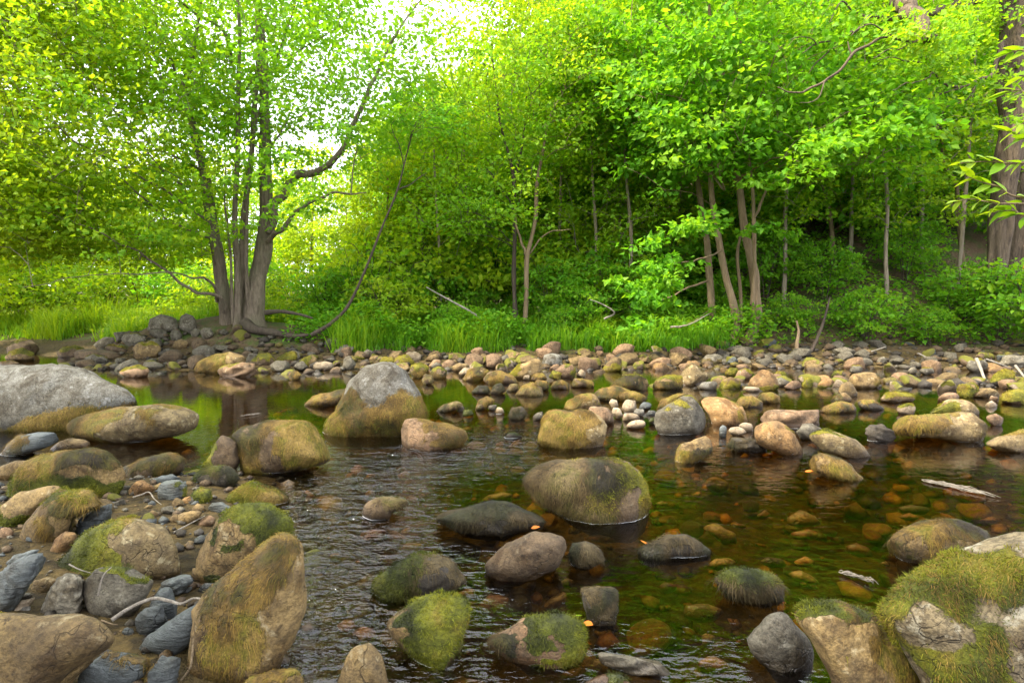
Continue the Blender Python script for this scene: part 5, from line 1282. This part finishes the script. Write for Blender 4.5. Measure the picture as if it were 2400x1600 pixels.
# trees of the near bank, behind the viewpoint: they shade the stones at its foot
for i, (x, y, H) in enumerate([(-6.3, 1.7, 9.0), (-3.8, -.4, 9.5), (-9.2, 2.8, 9.0), (-6.6, -1.8, 10.0)]):
    g = float(ground(x, y))
    tree('bank_tree', '%s leafy tree of the near bank behind the viewpoint' % ORD[i], 'tree', 'trees of the near bank', [([(x, y, g - .1), (x + .2, y, g + H * .4), (x, y + .2, g + H * .95)], [.1, .07, .015])], [(x, y, g + H * .66, 2.3, 2.3, H * .3)], 100, 34, .13, LEAF['wood'], BARK['slim'], 900 + i, (.4, .75), .5)

# ------------------------------------------------------------------ undergrowth
def shrub_proto(seed, h, w, ns, lm, tint, size):
    rg = np.random.default_rng(seed)
    stems = []
    for j in range(5):
        a = rg.uniform(0, 6.28); r = w * rg.uniform(.3, .8)
        stems.append(([(0.05 * math.cos(a), .05 * math.sin(a), -.1), (r * .4 * math.cos(a), r * .4 * math.sin(a), h * .5), (r * math.cos(a), r * math.sin(a), h * .9)], [.014, .010, .004]))
    return tree('shrub', 'x', 'shrub', None, stems, [(0, 0, h * .6, w, w, h * .45)], ns, 26, size, lm, BARK['dark'], seed, (.22, .42), tint, trunk_name='stem', max_len=2)
shr = [shrub_proto(701, 1.5, .9, 70, LEAF['wood'], .62, .10), shrub_proto(702, 2.3, 1.1, 110, LEAF['wood'], .55, .105), shrub_proto(703, 1.3, 1.0, 70, LEAF['maple'], .8, .09)]
SHR = [(905, 13.9, 2, 1.0, 'brightest yellow green bush glowing in the grass between the maple and the slim pair'), (1010, 15.5, 0, 1.1, 'm'), (1090, 16.8, 1, 1.0, 'm'), (1120, 15.6, 0, .7, 'm'), (1290, 14.6, 1, .8, 'm'), (1360, 14.0, 0, .85, 'm'), (1420, 15, 1, .95, 'm'), (960, 17, 1, 1.1, 'm'), (860, 15, 0, 1.1, 'm'), (1230, 17, 1, 1.2, 'm'), (1320, 13.4, 0, .5, 'm'), (1060, 13.6, 0, .55, 'm'), (1160, 13.3, 0, .42, 'm'), (930, 15.8, 2, 1.9, 'm'), (1000, 17.5, 2, 2.2, 'm'), (1085, 18.4, 2, 2.3, 'm'), (1150, 17.2, 2, 1.9, 'm'), (1245, 16.6, 2, 1.9, 'm'), (1310, 18.5, 2, 2.3, 'm'), (1385, 17, 2, 2.0, 'm'), (1450, 16.2, 2, 1.7, 'm'),
       (1500, 14.8, 0, 1.0, 's'), (1560, 16, 1, 1.1, 's'), (1790, 15.2, 1, .85, 's'), (1850, 13.8, 0, .6, 's'), (1935, 14.6, 1, .7, 's'), (2030, 13.2, 0, .8, 's'), (2110, 15.0, 1, .75, 's'), (2180, 12.9, 0, .55, 's'), (2270, 13.4, 0, 1.0, 's'), (2345, 12.9, 1, .6, 's'), (2420, 12.2, 0, 1.2, 's'), (2060, 16.5, 1, 1.0, 's'), (1890, 17.5, 1, 1.1, 's'), (2210, 17, 1, 1.1, 's'), (1730, 16.5, 1, 1.1, 's'), (2360, 16, 1, 1.0, 's'), (1690, 15.2, 0, .7, 's'), (1520, 18, 2, 2.1, 's'), (1610, 18, 2, 2.1, 's'), (1770, 18, 2, 2.0, 's'), (1860, 19, 2, 2.0, 's'), (1965, 17.4, 2, 1.7, 's'), (2140, 18, 2, 1.8, 's'),
       (760, 14.6, 0, .9, 'l'), (690, 16, 2, 1.1, 'l'), (620, 18, 0, 1.3, 'l'), (500, 17.5, 2, 1.2, 'l'), (420, 19, 0, 1.3, 'l'), (330, 20, 2, 1.5, 'l'), (240, 19, 2, 1.4, 'l'), (150, 20, 2, 1.6, 'l'), (60, 18.5, 2, 1.5, 'l'), (-20, 18, 2, 1.6, 'l'), (800, 17, 1, .9, 'l'), (560, 21, 2, 1.6, 'l'), (380, 23, 2, 1.7, 'l')]
SL = {'m': ('%s green bush of the grassy bank, counted from the maple side', 'bushes behind the grassy bank'), 's': ('%s bush of the wooded slope, counted from the straight trunk outwards', 'bushes of the wooded slope'), 'l': ('%s sunlit bush beyond the grass under the maple, counted from the picture edge', 'bushes beyond the maple')}
used = set()
for i, (px, Y, k, s, lab) in enumerate(SHR):
    o = shr[k] if k not in used else copy_tree(shr[k])
    used.add(k)
    x = (px - CX) / F * Y
    o.location = (x, Y, float(ground(x, Y)) - .03); o.scale = (s, s, s); o.rotation_euler = (0, 0, i * 1.7)
    if lab in SL: tag(o, SL[lab][0] % ORD[sorted(w[0] for w in SHR if w[4] == lab).index(px)], 'bush', SL[lab][1])
    else: tag(o, lab, 'bush')

def grass(name, n, xr, sr, h, seed, label, tint, wmul=1.0, cond=None):
    rg = np.random.default_rng(seed)
    x = rg.uniform(*xr, n); s = rg.uniform(*sr, n) if cond is None else rg.uniform(*sr, n)
    y = bank_line(x) + s
    P = np.stack([x, y, 0 * x], -1)
    cl = fbm(P * 1.5, seed, 3) * 1.5
    ok = (cl > -.18 - .25 * rg.random(n)) & (np.abs(x) < y * .93 + 1.2)
    if cond is not None: ok &= cond(x, y)
    x, y, cl = x[ok], y[ok], cl[ok]; n = len(x)
    z = ground(x, y)
    H = h * rg.uniform(.35, 1.3, n) ** 1.3 * (.72 + .75 * np.clip(cl, -.6, .8)); a = rg.uniform(0, 6.28, n); bend = rg.uniform(.2, .95, n)
    d = np.stack([np.cos(a), np.sin(a), 0 * a], -1); sd = np.stack([-np.sin(a), np.cos(a), 0 * a], -1)
    W = (rg.uniform(.006, .013, n) * wmul)[:, None]
    b = np.stack([x, y, z - .03], -1); Z = np.array((0, 0, 1.0))
    m = b + Z * (H * .6)[:, None] + d * (H * bend * .35)[:, None]; t = b + Z * (H * (1 - bend * .3))[:, None] + d * (H * bend)[:, None]
    V = np.stack([b - sd * W, b + sd * W, m - sd * W * .8, m + sd * W * .8, t], 1).reshape(-1, 3)
    o_ = np.arange(n)[:, None] * 5
    T = np.concatenate([o_ + np.array([[0, 1, 3]]), o_ + np.array([[0, 3, 2]]), o_ + np.array([[2, 3, 4]])], 1).reshape(-1, 3)
    me = mesh_from(name, V, T, None, LEAF['grass'], False)
    add_attr(me, 'tint', 'FLOAT', 'FACE', np.repeat(np.clip(tint + .35 * cl + rg.normal(size=n) * .15, 0, 1), 3))
    o = link(name, me); o['kind'] = 'stuff'; tag(o, label)
grass('bank_grass', 44000, (-3.9, 5.2), (.0, 4.0), .56, 81, 'green grass growing along the middle of the far bank', .42)
grass('meadow_grass', 46000, (-17, -5.8), (.2, 6.5), .75, 82, 'bright tall grass growing beyond the shore under the maple', .7, cond=lambda x, y: (x < -9.9 + .3 * np.sin(y * 3)) | (y - bank_line(x) > 1.6))
def ground_cover(name, n, xr, yr, cond, h, size, seed, label, tint, lm):
    rg = np.random.default_rng(seed)
    x = rg.uniform(*xr, n); y = rg.uniform(*yr, n)
    cl = fbm(np.stack([x, y, 0 * x], -1) * .9, seed, 3)
    ok = cond(x, y) & (cl + rg.normal(size=n) * .15 > -.08) & (np.abs(x) < y * .95 + 1.5)
    x, y, cl = x[ok], y[ok], cl[ok]; n = len(x)
    z = ground(x, y) + h * rg.random(n) ** .8 * np.clip(.5 + cl, .15, 1.1)
    C = np.stack([x, y, z], -1); A = rg.normal(size=(n, 3)) * np.array((1, 1, .4)); Nn = np.array((0, -.25, 1.0)) + rg.normal(size=(n, 3)) * .45
    o = link(name, leaf_mesh(name, C, A, Nn, size * rg.uniform(.6, 1.4, n), tint + .25 * cl + rg.normal(size=n) * .14, lm)); o['kind'] = 'stuff'
    tag(o, label)
ground_cover('undergrowth', 64000, (-5, 6), (12.4, 19), lambda x, y: y - bank_line(x) > .12, .95, .085, 91, 'leafy undergrowth filling the grassy bank under the trees', .5, LEAF['wood'])
ground_cover('slope_undergrowth', 60000, (3.2, 19), (12.2, 24), lambda x, y: y - bank_line(x) > .45, .6, .10, 92, 'leafy ground cover of the wooded slope', .52, LEAF['wood'])
ground_cover('meadow_undergrowth', 30000, (-22, -4.5), (13.5, 30), lambda x, y: y - bank_line(x) > .8, .9, .11, 93, 'pale leafy growth of the meadow behind the maple', .85, LEAF['maple'])
# ------------------------------------------------------------------ sticks, fallen leaves, the near sapling
def R(fr, x, y): x0, y0 = FRAME[fr]; return x0 + x / ZS, y0 + y / ZS
def on_level(px, py, z):
    d = direction(px, py); t = (z - CAMZ) / d[2]
    return CAM + d * t
def stick(fr, pts, zs, w, mat, label, name='stick', cat='stick'):
    P = [on_level(*R(fr, x, y), z) for (x, y), z in zip(pts, zs)]
    r = np.linspace(w, w * .45, len(P))
    p, r = resample(P, r, 5 * len(P)); tb = Tubes(); tb.add(p, r, 6, .2, 4)
    o = link(name, tb.mesh(name, BARK[mat], p[0]), None, p[0]); return tag(o, label, cat)
stick(4, [(760, 1140), (880, 1060), (1040, 993), (1150, 1008), (1235, 1028), (1330, 990), (1470, 1025)], [.14, .16, .19, .20, .20, .22, .24], .0075, 'dead', 'crooked grey stick lying across the slate shards')
stick(4, [(1375, 1130), (1340, 1210), (1318, 1300), (1300, 1440), (1270, 1500), (1205, 1580)], [.22, .17, .13, .08, .05, .02], .006, 'slim', 'reddish twig hanging down the face of the great tilted boulder', 'twig', 'twig')
stick(4, [(905, 305), (960, 288), (1015, 270), (1050, 315), (1100, 355)], [.08, .09, .10, .08, .06], .005, 'dead', 'thin bent twig by the sandy orange cobble', 'twig', 'twig')
stick(4, [(668, 970), (685, 890), (710, 825), (760, 778)], [.23, .27, .30, .31], .0035, 'dead', 'pale dry grass stem lying on the round dimpled stone', 'dry_stem', 'stem')
stick(4, [(470, 760), (540, 795), (620, 820)], [.2, .19, .17], .003, 'dead', 'fine dry needle below the green mossed boulder', 'dry_stem', 'stem')
stick(4, [(1180, 545), (1300, 480), (1395, 430)], [.05, .06, .07], .005, 'dead', 'thin twig lying over the tan oval cobble', 'twig', 'twig')
stick(4, [(690, 1140), (760, 1165), (800, 1170)], [.17, .16, .15], .003, 'slim', 'fine orange needle under the round dimpled stone', 'dry_stem', 'stem')
def at_stick(fr, pts, Y, w, mat, label, name, cat, dy=0, fn=None):
    P = [at(*(fn(x, y) if fn else R(fr, x, y)), Y + dy * i / (len(pts) - 1)) for i, (x, y) in enumerate(pts)]
    p, r = resample(P, np.linspace(w, w * .4, len(P)), 5 * len(P)); tb = Tubes(); tb.add(p, r, 6, .2, 6)
    o = link(name, tb.mesh(name, BARK[mat], p[0]), None, p[0]); return tag(o, label, cat)
at_stick(0, [(645, 1415), (560, 1360), (450, 1300), (372, 1256)], 13.2, .030, 'dead', 'straight bare branch sticking up out of the grass', 'fallen_branch', 'branch', -.5, T2)
at_stick(0, [(1150, 1395), (1195, 1368), (1140, 1330), (1088, 1310)], 13.0, .026, 'dead', 'pale forked snag in the shade below the leafy spray', 'fallen_branch', 'branch', -.2, T2)
at_stick(0, [(1440, 1430), (1520, 1420), (1610, 1372)], 13.2, .022, 'dead', 'thin bare branch low beside the straight trunk', 'fallen_branch', 'branch', 0, T2)
at_stick(3, [(2000, 410), (2030, 480), (2060, 550), (2130, 608)], 9.4, .028, 'dead', 'grey driftwood stick leaning on the dark mossed boulder', 'driftwood', 'driftwood', -.8)
at_stick(3, [(2265, 455), (2300, 500), (2345, 555)], 9.2, .024, 'dead', 'short driftwood stick at the picture edge of the shaded shore', 'driftwood', 'driftwood', -.3)
at_stick(3, [(1215, 390), (1280, 360), (1380, 328)], 12.2, .020, 'dead', 'bare branch pointing up over the smooth grey dome', 'fallen_branch', 'branch')
at_stick(3, [(1600, 370), (1660, 400), (1720, 435)], 11.6, .02, 'dead', 'bare branch sloping down through the ground cover', 'fallen_branch', 'branch')
at_stick(3, [(870, 360), (915, 270), (950, 180), (985, 60), (1000, -10)], 12.6, .05, 'dark', 'dark bare sapling stem leaning over the shaded shore', 'bare_stem', 'stem', .3)
at_stick(3, [(775, 380), (780, 300), (790, 220), (775, 150)], 12.4, .055, 'slim', 'short pale broken stem standing on the shaded shore', 'bare_stem', 'stem', .2)
at_stick(3, [(2060, 410), (2150, 440), (2230, 470)], 10.4, .02, 'dead', 'thin stick resting between the grey slabs', 'fallen_branch', 'branch')

def blade_leaf(L, w, curl=.18, n=6):
    """a pointed oval leaf: midrib, two rows of edge points, drooping tip"""
    v, t = [], []
    s = np.linspace(0, 1, n)
    wd = w * np.sin(np.pi * s ** .75) ** .85
    for i in range(n):
        z = -curl * L * s[i] ** 2
        v += [(s[i] * L, -wd[i], z + wd[i] * .25), (s[i] * L, 0, z), (s[i] * L, wd[i], z + wd[i] * .25)]
    for i in range(n - 1):
        a = i * 3
        for k in (0, 1): t += [(a + k, a + 3 + k, a + 4 + k), (a + k, a + 4 + k, a + 1 + k)]
    return np.array(v), np.array(t)
def leaf_data(name, L, w, mat, tint, curl=.18):
    V, T = blade_leaf(L, w, curl)
    me = mesh_from(name, V, T, None, mat, True)
    add_attr(me, 'tint', 'FLOAT', 'FACE', np.full(len(T), tint))
    return me
# sapling reaching in from beyond the picture edge
YN = 1.9
foot = np.array((2.35, 2.05, float(ground(2.35, 2.05))))
root = link('near_sapling', None, None, foot)
tag(root, 'yellow green leafy twigs of a sapling reaching in from the picture edge', 'sapling')
nb = Tubes()
top = at(2560, 60, YN)
p, r = resample([foot, foot + np.array((-.05, 0, .8)), np.array((2.05, YN, 1.6)), top], [.016, .013, .010, .006], 18); nb.add(p, r, 8)
link('trunk', nb.mesh('trunk', BARK['slim'], foot), root)
lm = [leaf_data('leaf', 1.0, .25, LEAF['near'], t, c) for t, c in ((.2, .2), (.5, .12), (.8, .25), (1.0, .15))]
rgn = np.random.default_rng(12)
TW = [[(1760, 900), (1640, 845), (1540, 800), (1450, 775), (1380, 745)], [(1760, 870), (1620, 870), (1500, 865), (1400, 850), (1320, 880)], [(1760, 620), (1690, 590), (1630, 580), (1560, 560)], [(1760, 260), (1700, 230), (1630, 215), (1570, 230)], [(1760, 430), (1700, 400), (1620, 385), (1560, 400)],
      [(1760, 720), (1690, 690), (1600, 700), (1480, 690), (1350, 700)], [(1760, 330), (1690, 310), (1630, 330)], [(1760, 520), (1690, 510), (1610, 540)], [(1760, 960), (1680, 920), (1600, 900), (1520, 905)]]
for tw_ in TW:
    P = [at(*T3(x, y), YN + .02 * i) for i, (x, y) in enumerate(tw_)]
    P[0] = p[min(len(p) - 1, int(np.argmin(np.linalg.norm(p - P[0], axis=1))))]
    q, rr = resample(P, np.linspace(.004, .0012, len(P)), 26)
    tb = Tubes(); tb.add(q, rr, 5); link('twig', tb.mesh('twig', BARK['slim'], foot), root)
    tan = unit(np.gradient(q, axis=0)); side = 1
    seq = list(range(6, 26, 3 if len(tw_) > 3 else 4))
    for i in seq:
        for sgn in ((1, -1) if i % 2 else (side,)):
            side = -side
            o = link('leaf', lm[int(rgn.integers(4))], root)
            d = unit(tan[i] + np.array((0, 0, 1.0)) * sgn * .55 + np.array((0, -.5, 0)) * rgn.uniform(-.3, 1) - np.array((0, 0, .25)))
            if i == seq[-1]: d = tan[i]
            o.location = q[i] - foot
            qx = Vector(d).to_track_quat('X', 'Z').to_euler(); o.rotation_euler = (qx.x + rgn.uniform(-.9, .5), qx.y, qx.z)
            s = rgn.uniform(.038, .072); o.scale = (s, s, s)
o = link('leaf', leaf_data('leaf', 1.0, .27, LEAF['autumn'], .1, .3), root)
q = at(*T3(1640, 1050), YN); o.location = q - foot; o.rotation_euler = (1.2, 1.0, .3); o.scale = (.085, .085, .085)
o['label'] = 'orange withered leaf'
tb = Tubes(); tb.add(*resample([np.array((2.2, 2.0, 1.0)), np.array((1.95, YN, 1.0)), q], [.004, .003, .0015], 8), 5); link('twig', tb.mesh('twig', BARK['slim'], foot), root)

# fallen leaves
FL = [(5, 1645, 1155, .03, 'orange leaf floating beside the moss ringed pink topped stone', .1, .05), (5, 1640, 1108, .03, 'yellow green leaf floating beside the orange one', .9, .035), (5, 2095, 633, .03, 'orange leaf caught on the wet spread of dark moss', .1, .055),
      (6, 1725, 600, .07, 'orange leaf resting on the straw coloured moss mat', .0, .07), (5, 830, 405, .05, 'orange leaf on the wide flat mat of brown moss', .2, .06), (5, 1290, 513, .06, 'red leaf behind the bare furrowed brown boulder', .0, .05), (6, 830, 128, .03, 'small red leaf below the tapering golden moss clump', .0, .06)]
for fr, x, y, z, lab, t, L in FL:
    q = on_level(*R(fr, x, y), z)
    o = link('fallen_leaf', leaf_data('leaf', 1.0, .3, LEAF['autumn'] if t < .8 else LEAF['near'], t, -.12), None, q)
    o.scale = (L, L, L); o.rotation_euler = (.25, -.1, x * .37)
    tag(o, lab, 'leaf')
# floating wisps of dead grass in the current
for fr, a, b, n, lab in ((6, (1620, 182), (2150, 305), 70, 'long floating wisp of pale dead grass in the open water'), (6, (1060, 812), (1330, 895), 34, 'short floating wisp of dead grass near the corner boulder'), (1, (1630, 800), (1785, 780), 16, 'thin pale floating reed on the still pool')):
    A, B = on_level(*R(fr, *a), .008), on_level(*R(fr, *b), .008)
    tb = Tubes(); ax = B - A; sd = unit(np.cross(ax, (0, 0, 1.0)))
    for i in range(n):
        s0 = rgn.uniform(0, .7) ** 1.0; ln = rgn.uniform(.12, .35)
        w = .5 * np.linalg.norm(ax) * .16 * math.sin(math.pi * min(1, s0 + .2))
        c = A + ax * s0 + sd * rgn.normal() * w * .6
        d = ax * ln + sd * rgn.normal() * w * .5
        z = np.array((0, 0, rgn.uniform(0, .018)))
        tb.add(*resample([c, c + d * .5 + z + sd * rgn.normal() * .01, c + d], [.0022, .0025, .001], 5), 4)
    o = link('floating_grass', tb.mesh('floating_grass', BARK['dead'], A), None, A); tag(o, lab, 'dead grass')
